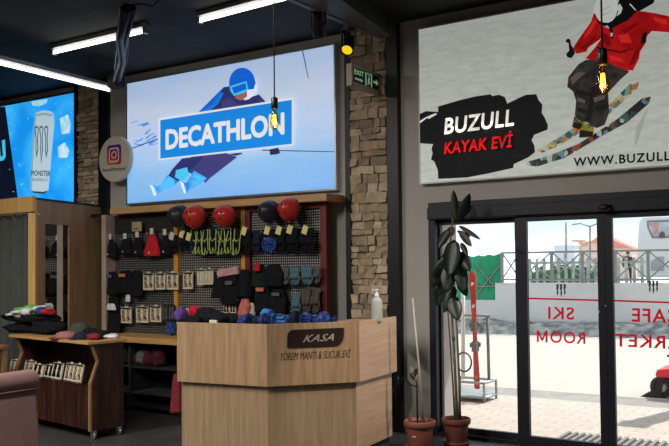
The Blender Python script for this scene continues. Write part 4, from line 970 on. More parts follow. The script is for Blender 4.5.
ci, cj = off(path, .026), off(path, .46)
g = G()
for i in range(3): g.prism([zv(ci[i], ZT-.06), zv(ci[i+1], ZT-.06), zv(cj[i+1], ZT-.06), zv(cj[i], ZT-.06)], (0, 0, .03))
CTOP = ZT-.03
g.build('display_ledge', M['oak'], desk)
g = G(); g.prism([zv(cj[0], .0), zv(cj[1], .0), zv(off(path, .48)[1], 0), zv(off(path, .48)[0], 0)], (0, 0, ZT-.06)); g.build('inner_panel', M['blackm'], desk)
# name plate and lettering on the angled face
bd = (path[2]-path[1]).normalized(); bn = V((bd.y, -bd.x, 0))
bpx = lambda px, py, d=.0: ap(px, py, path[1]+bn*d, bn)
pp_ = [(287, 347.3), (287, 338), (287.6, 334), (289.3, 331.4), (292, 330), (296, 329.6), (343.4, 327.6), (343.4, 336.5), (342.4, 340.5), (340, 343.6), (336, 345.2)]
g = G(); g.prism([bpx(x, y, .001) for x, y in pp_], bn*.012); plate = g.build('name_plate', plain('dark_brown_plate', (.022, .012, .010), .4), desk)
def btext(nm, body, mt, bl, br, tl, d, parent, **k): O = bpx(*bl, d); return text_mesh(nm, body, mt, O, bpx(*br, d)-O, bpx(*tl, d)-O, parent, **k)
btext('lettering', 'KASA', plain('cream_letters', lin((226, 214, 200)), .5), (302.8, 342.2), (333.6, 340.4), (304, 334.8), .0145, plate, shear=.35, bold=.02, spacing=1.05)
btext('lettering', 'YÖREM MANTI & SUCUK EVİ', plain('burnt_letters', (.035, .015, .010), .6), (279.8, 360.6), (350.4, 357.2), (280.4, 352.6), .0025, desk, shear=.15, bold=.0, spacing=1.0)
# sanitiser bottle on the desk
bp_ = ax(371.5, 316, off(path, .12)[3].x+0.0); bz = CTOP
sb_ = V((CC.x-.14, 6.60, CTOP)); bt0 = ap(377, 318, V((0, 6.72, 0)), V((0, 1, 0)))
bx_ = bt0.x; 
t = thing('pump_bottle', 'white plastic pump bottle standing on the end of the cash desk', 'bottle', (bx_, 6.72, CTOP))
hb = ay(370, 297, 6.72).z-CTOP; r = (ay(381.3, 310, 6.72).x-ay(372, 310, 6.72).x)*.5
g = G(); g.lathe([(r*.9, 0), (r, .012), (r, hb*.82), (r*.85, hb*.93), (r*.4, hb)], (bx_, 6.72, CTOP), 24); g.build('bottle_body', plain('bottle_white', (.48, .49, .45), .4), t)
g = G(); g.lathe([(r*.42, hb-.005), (r*.42, hb+.03), (r*.2, hb+.032), (r*.16, hb+.06), (r*.3, hb+.062), (r*.3, hb+.075)], (bx_, 6.72, CTOP), 16); g.box(bx_-r*.9, bx_, 6.71, 6.73, CTOP+hb+.062, CTOP+hb+.074); g.build('pump', M['white'], t)

# ------------------------------------------------------------------ pegboard display with shelf
PY = 7.38
disp = thing('pegboard_display', 'long pegboard display wall with black, yellow and dark red framed boards', 'display', (-6.7, 7.3, 0))
bx_a, bx_b = ay(111, 211, 7.22).x, ay(327.5, 196, 7.22).x
z_t, z_b = ay(220, 200.8, 7.22).z, ay(220, 207.6, 7.22).z
G().box(bx_a, bx_b, 7.20, 7.56, z_b, z_t).build('top_beam', M['beam'], disp, .004)
SZ = ay(150, 338.2, 6.9).z; SZb = ay(150, 344, 6.9).z
px_ = lambda px, py=270, Y=PY: ay(px, py, Y).x
def board(nm, x0, x1, mt): return G().box(px_(x0), px_(x1), PY, PY+.02, SZ, z_b).build(nm, mt, disp)
board('pegboard', 106.5, 177.5, M['pegd']); board('pegboard', 178.5, 245.5, M['peg']); board('pegboard', 249, 326, M['peg'])
G().box(px_(103.4, 270, 7.25), px_(107.6, 270, 7.25), 7.22, PY+.02, SZ, z_b).build('side_panel', plain('pale_end_panel', lin((168, 150, 138)), .6), disp)
g = G(); g.box(px_(107), px_(176), PY-.012, PY, ay(150, 232, PY).z, z_b); g.build('header_panel', M['blackm'], disp)
def post(nm, x0, x1, mt, z0=SZ, z1=None): return G().box(px_(x0), px_(x1), PY-.045, PY+.03, z0, z1 or z_b).build(nm, mt, disp, .004)
post('frame_post', 176.2, 180.2, M['yellowp']); post('frame_post', 243.4, 247.4, M['yellowp'])
G().box(px_(180.2), px_(243.4), PY-.045, PY+.03, z_b-.055, z_b).build('frame_rail', M['yellowp'], disp, .004)
post('frame_post', 247.6, 252, M['maroon']); post('frame_post', 322.6, 328.8, M['maroon'])
G().box(px_(252), px_(322.6), PY-.045, PY+.03, z_b-.06, z_b).build('frame_rail', M['maroon'], disp, .004)
# shelf top and dark base
G().box(px_(103, 270, 7.2), -5.35, 6.9, PY+.03, SZb, SZ).build('shelf_top', M['oakh'], disp, .004)
bxa, bxb = px_(103, 270, 7.2), ay(176.5, 400, 6.98).x
for nm, a, b_ in (('side_panel', bxa, bxa+.03), ('side_panel', bxb, bxb+.03), ('side_panel', -7.6, -7.57)):
    G().box(a, b_, 6.98, PY+.02, 0, SZb).build(nm, M['blackm'], disp)
G().box(bxa+.03, bxb, PY-.0, PY+.02, 0, SZb).build('back_panel', M['blackm'], disp)
IZ = ay(145, 366, 7.05).z
G().box(bxa+.03, bxb, 7.0, PY, IZ-.025, IZ).build('inner_shelf', M['blackm'], disp)
IZ2 = ay(145, 392, 7.05).z
G().box(bxa+.03, bxb, 7.0, PY, IZ2-.02, IZ2).build('inner_shelf', plain('grey_shelf', (.05, .05, .052), .6), disp)
G().box(bxa+.03, bxb, 7.0, PY, .06, .09).build('inner_shelf', M['blackm'], disp)
def hook(px, py, ln=.09, Y=PY):
    p = ay(px, py, Y); g = G(); g.tube([(p.x, Y, p.z), (p.x, Y-ln, p.z), (p.x, Y-ln-.012, p.z+.018)], .004, 6); g.build('peg_hook', M['metal'], disp); return p

# ------------------------------------------------------------------ goods: makers (local coords, z up, hang point at the top)
def glove_geo(g, ox, w_, h, flip=1, th=.035, mi=0):
    """one hanging glove, fingers down, centred at ox; top at z=h"""
    g.mi = mi
    g.tube([(ox, 0, h*.36), (ox, 0, h*.50), (ox, 0, h*.66)], [w_*.44, w_*.47, w_*.36], 10, th/w_*2.0)
    for k in range(4):
        x = ox+flip*w_*(-.33+.22*k); L = (.30, .36, .34, .25)[k]*h
        g.finger((x, 0, h*.40), (x*1.0+flip*w_*(-.05+.035*k), -.006, h*.40-L), w_*.115, .9, (0, .004, 0))
    g.finger((ox+flip*w_*.30, 0, h*.56), (ox+flip*w_*.56, -.008, h*.30), w_*.13, .9, (flip*.006, 0, 0))
PR_ = random.Random(8)
def make_pair(label, group, c, w_, h, col, cuff=None, trim=None, tagm=None, rz=0, two=True):
    """pair of gloves hung from a peg; c = base centre"""
    t = thing('glove_pair', label, 'gloves', c, 0, group)
    tl = PR_.uniform(-.16, .16) if trim else PR_.uniform(-.04, .04)
    gw = w_*.62
    for k, s in enumerate((-1, 1) if two else (0,)):
        ox = c[0]+s*w_*.22; yy = c[1]+(.0 if s < 0 else -.03)
        g = G(); g.M = Matrix.Translation((ox, yy, c[2])) @ Matrix.Rotation(s*.07+tl, 4, 'Y')
        glove_geo(g, 0, gw, h, s or 1); gl = g.build('glove', F_[col], t)
        g = G(); g.M = Matrix.Translation((ox, yy, c[2])) @ Matrix.Rotation(s*.07+tl, 4, 'Y')
        g.lathe([(gw*.35, h*.62), (gw*.40, h*.66), (gw*.47, h*.97), (gw*.44, h)], (0, 0, 0), 14, 1, .38); g.build('cuff', F_[cuff or col], gl)
        if trim:
            g = G(); g.M = Matrix.Translation((ox, yy, c[2])) @ Matrix.Rotation(s*.07+tl, 4, 'Y'); q = s or 1
            yb = -.028
            g.tube([(-q*gw*.45, yb, h*.98), (-q*gw*.40, yb, h*.7), (-q*gw*.5, yb, h*.45), (-q*gw*.36, yb, h*.08), (-q*gw*.1, yb-.004, h*.04), (0, yb, h*.30), (q*gw*.2, yb-.004, h*.06), (q*gw*.42, yb, h*.2), (q*gw*.40, yb, h*.5), (q*gw*.48, yb, h*.98)], .0065, 6)
            g.tube([(-q*gw*.3, yb, h*.62), (0, yb-.008, h*.52), (q*gw*.32, yb, h*.64)], .006, 6); g.build('piping', F_[trim], gl)
    if tagm:
        g = G(); g.M = Matrix.Translation((c[0], c[1]-.052, c[2]+h*.93)) @ Matrix.Rotation(.35, 4, 'Y'); g.box(-.035, .035, -.003, .003, -.045, .05); g.build('tag', M[tagm], t)
    return t
def make_beanie(label, c, w_, h, col, tagm='tagw', tri=False):
    t = thing('beanie', label, 'hat', c); g = G(); a = w_/2
    pr = [(a*.98, 0), (a*1.02, h*.06), (a*1.0, h*.28), (a*.92, h*.5), (a*.72, h*.74), (a*.42, h*.92), (a*.12, h)] if not tri else [(a*.96, 0), (a*1.02, h*.05), (a*.92, h*.3), (a*.74, h*.55), (a*.52, h*.8), (a*.34, h*.96), (a*.12, h)]
    g.lathe(pr, c, 20, 1, .42); b_ = g.build('knit_body', F_[col], t)
    g = G(); g.lathe([(a*1.0, -.002), (a*1.05, h*.03), (a*1.06, h*.26), (a*1.0, h*.29)], c, 20, 1, .46, cap=False); g.build('cuff', F_[col], t)
    g = G(); g.box(c[0]-.008, c[0]+.012, c[1]-a*.50, c[1]-a*.46, c[2]+h*.10, c[2]+h*.18); g.build('emblem', M['tagw'], t)
    if tagm:
        g = G(); g.box(c[0]-.025, c[0]+.03, c[1]-.02, c[1]-.012, c[2]+h*.95, c[2]+h+.06); g.build('tag', M[tagm], t)
    return t
def make_pack(label, group, c, w_, h, sock, bg='card', tilt=0.0, yaw=0.0):
    """sock pack: card with header, two folded printed socks and a hook tab"""
    t = thing('sock_pack', label, 'socks', c, yaw, group); t.rotation_euler = (tilt, 0, yaw)
    B = world_m(t)
    def add(g, nm, mt, par): g.M = B @ g.M; return g
    g = G(); g.M = B; g.box(-w_/2, w_/2, -.008, .008, 0, h*.92); g.box(-w_*.12, w_*.12, -.002, .002, h*.90, h); cd_ = g.build('card', M[bg], t)
    for s in (-1, 1):
        g = G(); g.M = B
        x = s*w_*.23
        g.prism([(x-w_*.14, -.0085, h*.50), (x+w_*.12, -.0085, h*.50), (x+w_*.12, -.0085, h*.80), (x-w_*.10, -.0085, h*.82)], (0, -.006, 0))
        g.prism([(x-w_*.16, -.0085, h*.12), (x+w_*.16, -.0085, h*.10), (x+w_*.18, -.0085, h*.24), (x+w_*.08, -.0085, h*.34), (x+w_*.10, -.0085, h*.48), (x-w_*.12, -.0085, h*.48)], (0, -.007, 0)); g.build('sock', sock if not isinstance(sock, str) else F_[sock], t)
    g = G(); g.M = B; g.box(-w_*.46, w_*.46, -.0105, -.008, h*.80, h*.9); g.build('label_band', M['blackm'], t)
    return t
def make_cloth(name, label, cat, c, sx, sy, sz, col, seed=0, hang=True, group=None, fold=.16):
    t = thing(name, label, cat, c, 0, group); g = G()
    nu, nv = 16, 14; R0 = []
    if hang:
        for i in range(nv+1):
            v_ = i/nv; ww = sx/2*(.62+.38*min(1, v_*2.2))*(1+.10*mnoise.noise(V((seed, v_*3, 0)))); ring = []
            for j in range(nu):
                a = 2*math.pi*j/nu; k = 1+fold*math.sin(a*4+seed)*v_+.14*mnoise.noise(V((math.cos(a)*2, v_*3, seed)))
                ring.append(g.v((c[0]+ww*math.cos(a)*k, c[1]+sy/2*math.sin(a)*k*(.5+.5*v_), c[2]+sz*(1-v_)+(.0 if i < nv else .02*math.sin(a*3+seed)*sz))))
            R0.append(ring)
        for i in range(nv):
            for j in range(nu): g.f([R0[i][j], R0[i][(j+1) % nu], R0[i+1][(j+1) % nu], R0[i+1][j]], True)
        g.f(R0[0]); g.f(R0[-1][::-1])
    else:
        g.ell((c[0], c[1], c[2]+sz*.45), sx/2, sy/2, sz*.52, 24, 14, .35, seed, 2.2)
        for v in g.bm.verts: v.co.z = max(v.co.z, c[2])
    g.build('cloth', F_[col], t)
    return t
def span(x0, x1, yt, yb, Y):
    a, b_ = ay(x0, (yt+yb)/2, Y), ay(x1, (yt+yb)/2, Y); lo_, hi_ = ay((x0+x1)/2, yb, Y), ay((x0+x1)/2, yt, Y)
    return V(((a.x+b_.x)/2, Y, lo_.z)), b_.x-a.x, hi_.z-lo_.z
HY = PY-.085
# hats, first row
for (x0, x1, yt, yb, col, lab, tri) in ((104.5, 117, 238.5, 257, 'black', 'black knitted beanie on the leftmost peg of the top row', False), (119.5, 132, 238, 254, 'black', 'black knitted beanie second from the left on the top row', False),
        (132.5, 143.5, 236.5, 255, 'black', 'black knitted beanie directly left of the red one', False), (144.5, 160.5, 233, 256, 'red', 'red knitted beanie hanging among the black ones', True),
        (160.5, 170.5, 234, 254.5, 'black', 'black knitted beanie directly right of the red one', False)):
    c, w_, h = span(x0, x1, yt, yb, HY); hook((x0+x1)/2, yt+1); make_beanie(lab, c, w_*.96, h, col, 'tagw', tri)
c, w_, h = span(132.2, 141.6, 221.8, 231.2, HY); hook(137, 222.5)
t = thing('price_card', 'tan square card hanging above the black beanies', 'card', c); G().box(c.x-w_/2, c.x+w_/2, HY-.006, HY+.006, c.z, c.z+h).build('card', plain('tan_card', lin((170, 146, 120)), .7), t); G().box(c.x-w_*.3, c.x+w_*.2, HY-.008, HY-.006, c.z+h*.2, c.z+h*.3).build('print', M['blackm'], t)
# gloves rows (top right)
gl = [(171, 178.5, 235, 254, 'black', None, 'tagw', 'dark glove pair hanging beside the left yellow post'), (180.5, 189, 233, 250.5, 'black', None, 'tagy', 'black glove pair with white marks left of the lime ones'),
      (188, 195, 236, 251, 'navy', None, 'tagy', 'navy glove pair touching the first lime trimmed pair')]
lm = ['leftmost of the six lime trimmed glove pairs', 'second from the left of the six lime trimmed glove pairs', 'third from the left of the six lime trimmed glove pairs', 'fourth from the left of the six lime trimmed glove pairs', 'fifth from the left of the six lime trimmed glove pairs', 'rightmost of the six lime trimmed glove pairs']
for k in range(6): gl.append((193.0+k*7.5, 204.5+k*7.5, 229, 255+(k % 2)*1.2, 'black', 'lime', None, lm[k]))
gl += [(241.5, 252, 229.5, 256, 'black', None, 'tagy', 'black glove pair with pale tag on the yellow right post'), (254, 261, 230, 253, 'navy', None, None, 'narrow navy glove pair left of the blue fingered one'),
       (263.5, 276.5, 229, 253.5, 'blue', None, 'tagy', 'blue fingered glove pair on the dark red framed board'), (277, 286, 229, 253, 'black', None, 'tagy', 'black glove pair directly right of the blue fingered pair'),
       (286.5, 298.5, 228, 253.5, 'black', None, 'tagy', 'black glove pair second from the right on the dark red framed top row'), (300, 315.5, 228.5, 253.8, 'black', None, 'tagy', 'black glove pair furthest right on the dark red framed top row')]
for (x0, x1, yt, yb, col, trim, tg, lab) in gl:
    c, w_, h = span(x0, x1, yt, yb, HY); hook((x0+x1)/2, yt+1.5)
    make_pair(lab, 'glove pairs on the top row', c, w_*1.0, h, col, ('black' if col == 'blue' else 'lime' if trim and False else None), trim, tg)
# helmets
def helmet(label, px, py, wpx, hpx, mt, Y=7.12):
    c0, w_, h = span(px-wpx/2, px+wpx/2, py-hpx/2, py+hpx/2, Y); c = V((c0.x, Y, c0.z+h*.55))
    t = thing('ski_helmet', label, 'helmet', (c.x, Y, c0.z))
    g = G(); n, m_ = 28, 12; rings = []
    for i in range(m_+1):
        th = math.pi/2*i/m_; ring = []
        for j in range(n):
            a = 2*math.pi*j/n; rx, rz = w_/2, h*.45 if math.sin(a) > 0 else h*.55
            nar = 1 - (.17*max(0, -math.sin(a))**1.6)
            ring.append(g.v((c.x+rx*math.cos(a)*nar*math.sin(th), Y+.07-.17*math.cos(th), c.z+rz*math.sin(a)*math.sin(th))))
        rings.append(ring)
    for i in range(m_):
        for j in range(n): g.f([rings[i][j], rings[i][(j+1) % n], rings[i+1][(j+1) % n], rings[i+1][j]], True)
    back = [g.v((c.x+(v.co.x-c.x)*.86, Y+.07, c.z+(v.co.z-c.z)*.86)) for v in rings[-1]]
    for j in range(n): g.f([rings[-1][j], rings[-1][(j+1) % n], back[(j+1) % n], back[j]])
    bc = [g.v((c.x+(v.co.x-c.x)*.7, Y-.02, c.z+(v.co.z-c.z)*.7)) for v in back]
    for j in range(n): g.f([back[j], back[(j+1) % n], bc[(j+1) % n], bc[j]])
    g.f(bc); g.build('shell', mt, t)
    for s in (-1, 0, 1):
        x = c.x+s*w_*.17; G().ell((x, Y-.097+abs(s)*.012, c.z+h*.10), w_*.025, .008, h*.09, 10, 6).build('vent', M['blackm'], t)
    for s in (-1, 1): G().ell((c.x+s*w_*.12, Y-.092, c.z-h*.17), w_*.022, .008, h*.06, 10, 6).build('vent', M['blackm'], t)
    g = G(); g.tube([(c.x+w_*.42, Y+.06, c.z+h*.05), (c.x+w_*.62, Y+.03, c.z+h*.08), (c.x+w_*.66, Y+.03, c.z-h*.08), (c.x+w_*.40, Y+.05, c.z-h*.18)], .008, 6); g.build('strap', M['rubber'], t)
    p = V((c.x, PY, c.z+h*.1)); g = G(); g.tube([(c.x, PY, p.z), (c.x, Y-.02, p.z)], .006, 6); g.build('peg_hook', M['metal'], disp)
helmet('dark ski helmet hanging directly left of two red helmets', 176, 216.5, 18, 24, M['helmk'])
helmet('red ski helmet directly right of the left dark helmet', 192.3, 216.8, 20, 24, M['helmr'])
helmet('red ski helmet hanging alone in the middle of the row', 222.5, 216.2, 20, 23, M['helmr'])
helmet('dark ski helmet directly left of the rightmost red helmet', 266.5, 212, 18, 24, M['helmk'])
helmet('rightmost red ski helmet, in front of the dark red frame', 286.8, 209.5, 19.5, 25, M['helmr'])
# second row
packs = [(143.5, 154, 271.5, 290, 'skin', 'cream sock pack leftmost in the middle peg row'), (155.5, 165.5, 271.5, 289.5, 'skin', 'cream sock pack second from the left in the middle peg row'), (167, 178.5, 271, 289.5, 'skin', 'cream sock pack beside the left yellow post in the middle row'),
         (183.5, 193, 270.5, 289, 'skin', 'cream sock pack inside the yellow frame at its left'), (197.3, 205, 268, 285, 'cream', 'plain cream card pack, left one of the touching two'), (205.6, 213.3, 267.5, 284.5, 'cream', 'plain cream card pack, right one of the touching two'),
         (121.3, 131.6, 306, 323, 'skin', 'cream sock pack leftmost in the bottom peg row'), (136.5, 148.5, 305, 322.5, 'skin', 'cream sock pack in the middle of the bottom peg row'), (150.5, 161.5, 304.5, 322, 'skin', 'cream sock pack rightmost in the bottom peg row'),
         (163, 168.5, 304, 321, 'grey', 'dark sock pack right of the bottom row cream packs'), (169, 174.8, 303.5, 320.5, 'grey', 'dark sock pack beside the yellow post in the bottom row'),
         (224, 230, 303, 313, 'darkgreen', 'small pale card pack behind the black gloves on the desk, left one'), (230.5, 236, 303, 313, 'darkgreen', 'small pale card pack behind the black gloves on the desk, right one')]
for (x0, x1, yt, yb, col, lab) in packs:
    c, w_, h = span(x0, x1, yt, yb, HY); hook((x0+x1)/2, yt+.5)
    make_pack(lab, None, c, w_, h, M['skin'] if col == 'skin' else col, 'blackm' if col == 'grey' else 'card')
def hung(name, label, cat, x0, x1, yt, yb, col, seed, Y=HY, dp=.12, tagm=None):
    x0 -= .7; x1 += .7; c, w_, h = span(x0, x1, yt, yb, Y); hook((x0+x1)/2, yt+1.0, max(.06, PY-Y)); t = make_cloth(name, label, cat, c, w_, dp, h, col, seed)
    if tagm:
        g = G(); g.box(c.x-w_*.2, c.x+w_*.25, Y-dp*.5-.01, Y-dp*.5, c.z+h*.72, c.z+h*.86); g.build('tag', tagm, t)
    return t
OT = plain('orange_tag', (.55, .16, .05), .7)
hung('neck_warmer', 'black neck warmer with grey lettered tag, left end of middle row', 'neck warmer', 105, 118.3, 271.5, 294, 'black', 1, tagm=F_['grey'])
hung('neck_warmer', 'black neck warmer with orange tag in the middle row', 'neck warmer', 118.8, 132, 270.5, 293, 'black', 2, tagm=OT)
hung('neck_warmer', 'plain black neck warmer beside the leftmost sock pack', 'neck warmer', 132.4, 142, 270, 296, 'black', 3)
hung('black_shirt', 'black shirt hanging lowest at the left end of the pegboard', 'shirt', 105.5, 121, 297, 336, 'black', 4)
c, w_, h = span(106.5, 116, 303.5, 310, HY-.09); make_cloth('paper_tag', 'crumpled white paper tag on the black shirt', 'tag', c, w_, .04, h, 'white', 5, True)
c, w_, h = span(125.5, 130, 294, 301.5, HY); hook(127.8, 295); make_cloth('sock_tag', 'small white cone shaped tag above the bottom row sock packs', 'tag', c, w_, .03, h, 'white', 6, True)
hung('neck_warmer', 'small bright blue neck warmer beside the yellow post above the shelf', 'neck warmer', 167.5, 175, 321.5, 333, 'blue', 7)
c, w_, h = span(219.5, 239.5, 267, 276.5, HY-.03); hook(229, 268.5, .11)
t = thing('folded_scarf', 'pale pink folded scarf lying across the pegs in the yellow frame', 'scarf', c); g = G(); g.M = Matrix.Translation((c.x, c.y, c.z+h*.5)) @ Matrix.Rotation(-.12, 4, 'Y')
g.box(-w_/2, w_/2, -.03, .03, -h*.42, h*.42); g.build('folded_cloth', F_['pink'], t, .012); g = G(); g.M = Matrix.Translation((c.x, c.y, c.z+h*.5)) @ Matrix.Rotation(-.12, 4, 'Y'); g.box(-w_*.56, -w_*.5, -.028, .028, -h*.5, h*.3); g.build('folded_edge', F_['cream'], t, .008)
for (x0, x1, yt, yb, col, lab, sd_, tgm) in ((213.5, 226, 276, 298, 'black', 'black mitten bundle under the pink scarf at left', 11, None), (225, 239.5, 277, 304, 'black', 'black glove bundle under the pink scarf with grey tag', 12, F_['grey']),
        (239.5, 250.5, 269.5, 297, 'black', 'black hanging hood in front of the yellow right post', 13, None), (252.8, 266, 264.5, 287, 'darkgreen', 'dark green cloth bag with a red tip on the dark red framed board', 14, None),
        (265.5, 282.5, 264, 286, 'black', 'plain black cloth bag left of the grey gloves', 15, None), (255.5, 271, 283.5, 311, 'black', 'black mitten bundle with two orange tags', 16, OT), (271, 287, 289, 313, 'black', 'black glove bundle right of the orange tagged one', 17, F_['grey'])):
    hung('mitten_bundle', lab, 'mittens', x0, x1, yt, yb, col, sd_, HY-.02, .13, tgm)
c, w_, h = span(254.5, 260.5, 263, 271, HY-.09); make_cloth('red_glove', 'small red glove tip above the dark green cloth bag', 'glove', c, w_, .06, h, 'red', 18, True)
for (x0, x1, yt, yb, col, lab) in ((282.8, 290, 267, 285, 'grey', 'grey glove pair leftmost in the middle right row'), (290.5, 300.8, 267, 285.5, 'teal', 'teal grey glove pair second in the middle right row'), (303, 313.5, 266.5, 285, 'teal', 'teal blue glove pair third in the middle right row'), (314, 321, 266, 284, 'grey', 'dark grey glove pair beside the dark red post'),
        (292.5, 300.8, 293, 315, 'teal', 'teal glove pair low on the dark red framed board'), (303, 311.5, 288.5, 314, 'brown', 'brown grey glove pair low on the right board, left of two'), (311.5, 320.5, 288, 313.5, 'brown', 'brown grey glove pair low on the right board, right of two')):
    c, w_, h = span(x0, x1, yt, yb, HY); hook((x0+x1)/2, yt+1); make_pair(lab, None, c, w_, h, col)
# ------------------------------------------------------------------ goods on the desk ledge
def desk_y(px): # depth of the ledge under this column
    return 5.80 if px < 262 else 5.86
def on_desk(name, label, cat, x0, x1, yt, col, seed, Y, dp=.16, group=None):
    a, b_ = ay(x0, 318, Y), ay(x1, 318, Y); zt_ = ay((x0+x1)/2, yt+1.5, Y).z
    return make_cloth(name, label, cat, V(((a.x+b_.x)/2, Y, CTOP)), b_.x-a.x, dp, max(.03, zt_-CTOP), col, seed, False, group)
on_desk('rolled_scarf', 'purple and blue rolled scarf at the left end of the cash desk', 'scarf', 177.5, 185.5, 304.5, 'purple', 21, 5.74)
on_desk('rolled_scarf', 'pale pink rolled scarf beside the purple one on the cash desk', 'scarf', 184, 191, 306, 'pink', 22, 5.84)
on_desk('knit_hat', 'bright red knitted hat on the left of the cash desk', 'hat', 188, 201, 304, 'red', 23, 5.90)
on_desk('ski_mitten', 'black ski mitten at the left on the cash desk, before the red hat', 'mitten', 183, 200, 314, 'black', 24, 5.66, .12)
on_desk('ski_mitten', 'large black ski mitten in the middle of the desk row', 'mitten', 197, 219, 305.5, 'black', 25, 5.78)
on_desk('ski_mitten', 'black ski mitten with a white patch on the cash desk', 'mitten', 209, 228, 310, 'black', 26, 5.70)
on_desk('ski_mitten', 'black ski mitten just left of the royal blue glove', 'mitten', 222, 242, 311.5, 'black', 27, 5.78)
a = ay(213.5, 318, 5.60); t = thing('white_tag', 'small white tag lying before the black mittens on the desk', 'tag', (a.x, 5.60, CTOP)); G().box(a.x-.045, a.x+.045, 5.59, 5.61, CTOP, CTOP+.055).build('tag_card', M['tagw'], t, .004)
def lying_glove(label, x0, x1, yt, col, Y, seed, cuffc=None, flip=1):
    a, b_ = ay(x0, 318, Y), ay(x1, 318, Y); L = b_.x-a.x; th = max(.035, ay((x0+x1)/2, yt, Y).z-CTOP)
    t = thing('lying_glove', label, 'glove', V(((a.x+b_.x)/2, Y, CTOP)))
    Mx = Matrix.Translation((a.x if flip > 0 else b_.x, Y, CTOP+th*.5)) @ Matrix.Rotation((math.pi/2)*flip, 4, 'Y') @ Matrix.Rotation(.25*math.sin(seed), 4, 'X')
    g = G(); g.M = Mx @ Matrix.Translation((0, 0, 0)); glove_geo(g, 0, th*1.25, L, 1, th*.7)
    for v in g.bm.verts: v.co.z = CTOP+.001+max(0, v.co.z-CTOP)*(.75 if v.co.z < CTOP+th else .75*th/max(th, v.co.z-CTOP))
    gl_ = g.build('glove_body', F_[col], t)
    g = G(); g.M = Mx; g.lathe([(th*.42, L*.64), (th*.5, L*.68), (th*.56, L*.98), (th*.5, L)], (0, 0, 0), 14)
    for v in g.bm.verts: v.co.z = max(v.co.z, CTOP+.001)
    g.build('cuff', F_[cuffc or col], t)
for args in (('royal blue glove left of the salmon hat on the desk row', 239, 252, 313.5, 'blue', 5.72, 1, 'blue'), ('navy glove lying on the desk before the blue gloves begin', 253, 271, 313, 'navy', 5.78, 2, 'blue'), ('light blue glove on the desk, the palest blue one', 265, 284, 309.5, 'lightblue', 5.86, 3, 'lightblue', -1),
             ('dark blue glove directly right of the light blue glove', 281, 296, 311.5, 'blue', 5.92, 4, 'navy'), ('blue glove with a white stripe above the name plate', 292, 309, 311.5, 'blue', 6.02, 5, 'navy', -1), ('blue glove third from the right end of the desk row', 304, 317, 313, 'blue', 6.08, 6, None, -1),
             ('blue glove second from the right end of the desk row', 313, 327, 312, 'blue', 6.14, 7), ('blue glove at the right end of the desk row', 322, 337, 312.5, 'blue', 6.2, 8, None, -1)): lying_glove(*args)
hung('salmon_hat', 'salmon pink knitted hat hanging above the royal blue glove', 'hat', 240.5, 250.5, 299, 315, 'salmon', 31, HY-.05, .14)
hung('cream_scarf', 'cream scarf end hanging beside the salmon pink hat', 'scarf', 249.5, 254, 303, 315.5, 'cream', 32, HY-.03, .06)
# ------------------------------------------------------------------ shelf under the pegboard
for (x0, x1, yt, col, lab, sd_) in ((122, 131, 346, 'darkgreen', 'grey winter hat on the dark shelf below the pegboard, leftmost', 41), (130.5, 143, 352, 'maroonf', 'dark maroon hat second on the dark shelf below the pegboard', 42), (139, 149, 349, 'grey', 'grey patterned glove between two dark plum items on the dark shelf', 43), (146, 155, 350, 'maroonf', 'dark plum hat on the dark shelf below the pegboard', 44), (154, 166, 347, 'maroonf', 'dark plum glove rightmost on the dark shelf', 45)):
    Y = 7.12; a, b_ = ay(x0, 358, Y), ay(x1, 358, Y); zt_ = ay((x0+x1)/2, yt, Y).z
    make_cloth('winter_accessory', lab, 'winter wear', V(((a.x+b_.x)/2, Y, IZ)), b_.x-a.x, .2, max(.05, zt_-IZ), col, sd_, False)
c, w_, h = span(172.5, 181.5, 374, 412, 6.55); make_cloth('red_coat', 'faded red jacket hanging behind the left end of the cash desk', 'jacket', c, w_, .16, h, 'dullred', 47, True)
pc = V((c.x, 6.55, 0)); 
g = G(); g.tube([(c.x, 6.55, c.z+h-.01), (c.x, 6.90, c.z+h+.03)], .008, 6); g.build('coat_hook', M['metal'], disp)
# ------------------------------------------------------------------ wheeled display cart
CT = 1.0
cr = az(88, 342, CT); cl_ = az(8.6, 334.4, CT); cb2 = az(122, 337.6, CT)
ux = (cr-cl_); ux.z = 0; LW = ux.length; ux.normalize(); uy = V((-ux.y, ux.x, 0)); LD = .46
cp = lambda s, d, z: cl_ + ux*s + uy*d + V((0, 0, z-CT))
cart = thing('display_cart', 'dark walnut display cart on castors with a bin of sock packs', 'cart', V((*cp(LW/2, LD/2, 0).xy, 0)))
g = G(); g.prism([cp(0, 0, CT-.03), cp(LW, 0, CT-.03), cp(LW, LD, CT-.03), cp(0, LD, CT-.03)], (0, 0, .03)); g.build('top', M['oakh'], cart, .004)
prof = [(.05, .09), (.05, .57), (.135, .79), (.06, CT-.03), (LD-.02, CT-.03), (LD-.02, .09)]
for s in (.03, LW-.07):
    g = G(); g.prism([cp(s, d, z) for d, z in prof], ux*.035); sp_ = g.build('side_panel', M['walnut'], cart, .003)
    g = G(); g.prism([cp(s-.002, d, z) for d, z in ((.045, .09), (.045, .57), (.13, .79), (.055, CT-.03), (.078, CT-.03), (.15, .79), (.066, .57), (.066, .09))], ux*.039); g.build('front_edge', M['edge'], sp_)
s0, s1 = .065, LW-.07
g = G(); g.prism([cp(s0, .06, .10), cp(s1, .06, .10), cp(s1, .08, .10), cp(s0, .08, .10)], (0, 0, .45)); g.build('front_panel', M['walnut'], cart)
g = G(); g.prism([cp(s0, .06, .535), cp(s1, .06, .535), cp(s1, LD-.03, .47), cp(s0, LD-.03, .47)], (0, 0, .015)); g.build('bin_floor', M['walnut'], cart)
g = G(); g.prism([cp(s0, LD-.04, .10), cp(s1, LD-.04, .10), cp(s1, LD-.02, .10), cp(s0, LD-.02, .10)], (0, 0, CT-.14)); g.build('back_panel', M['walnut'], cart)
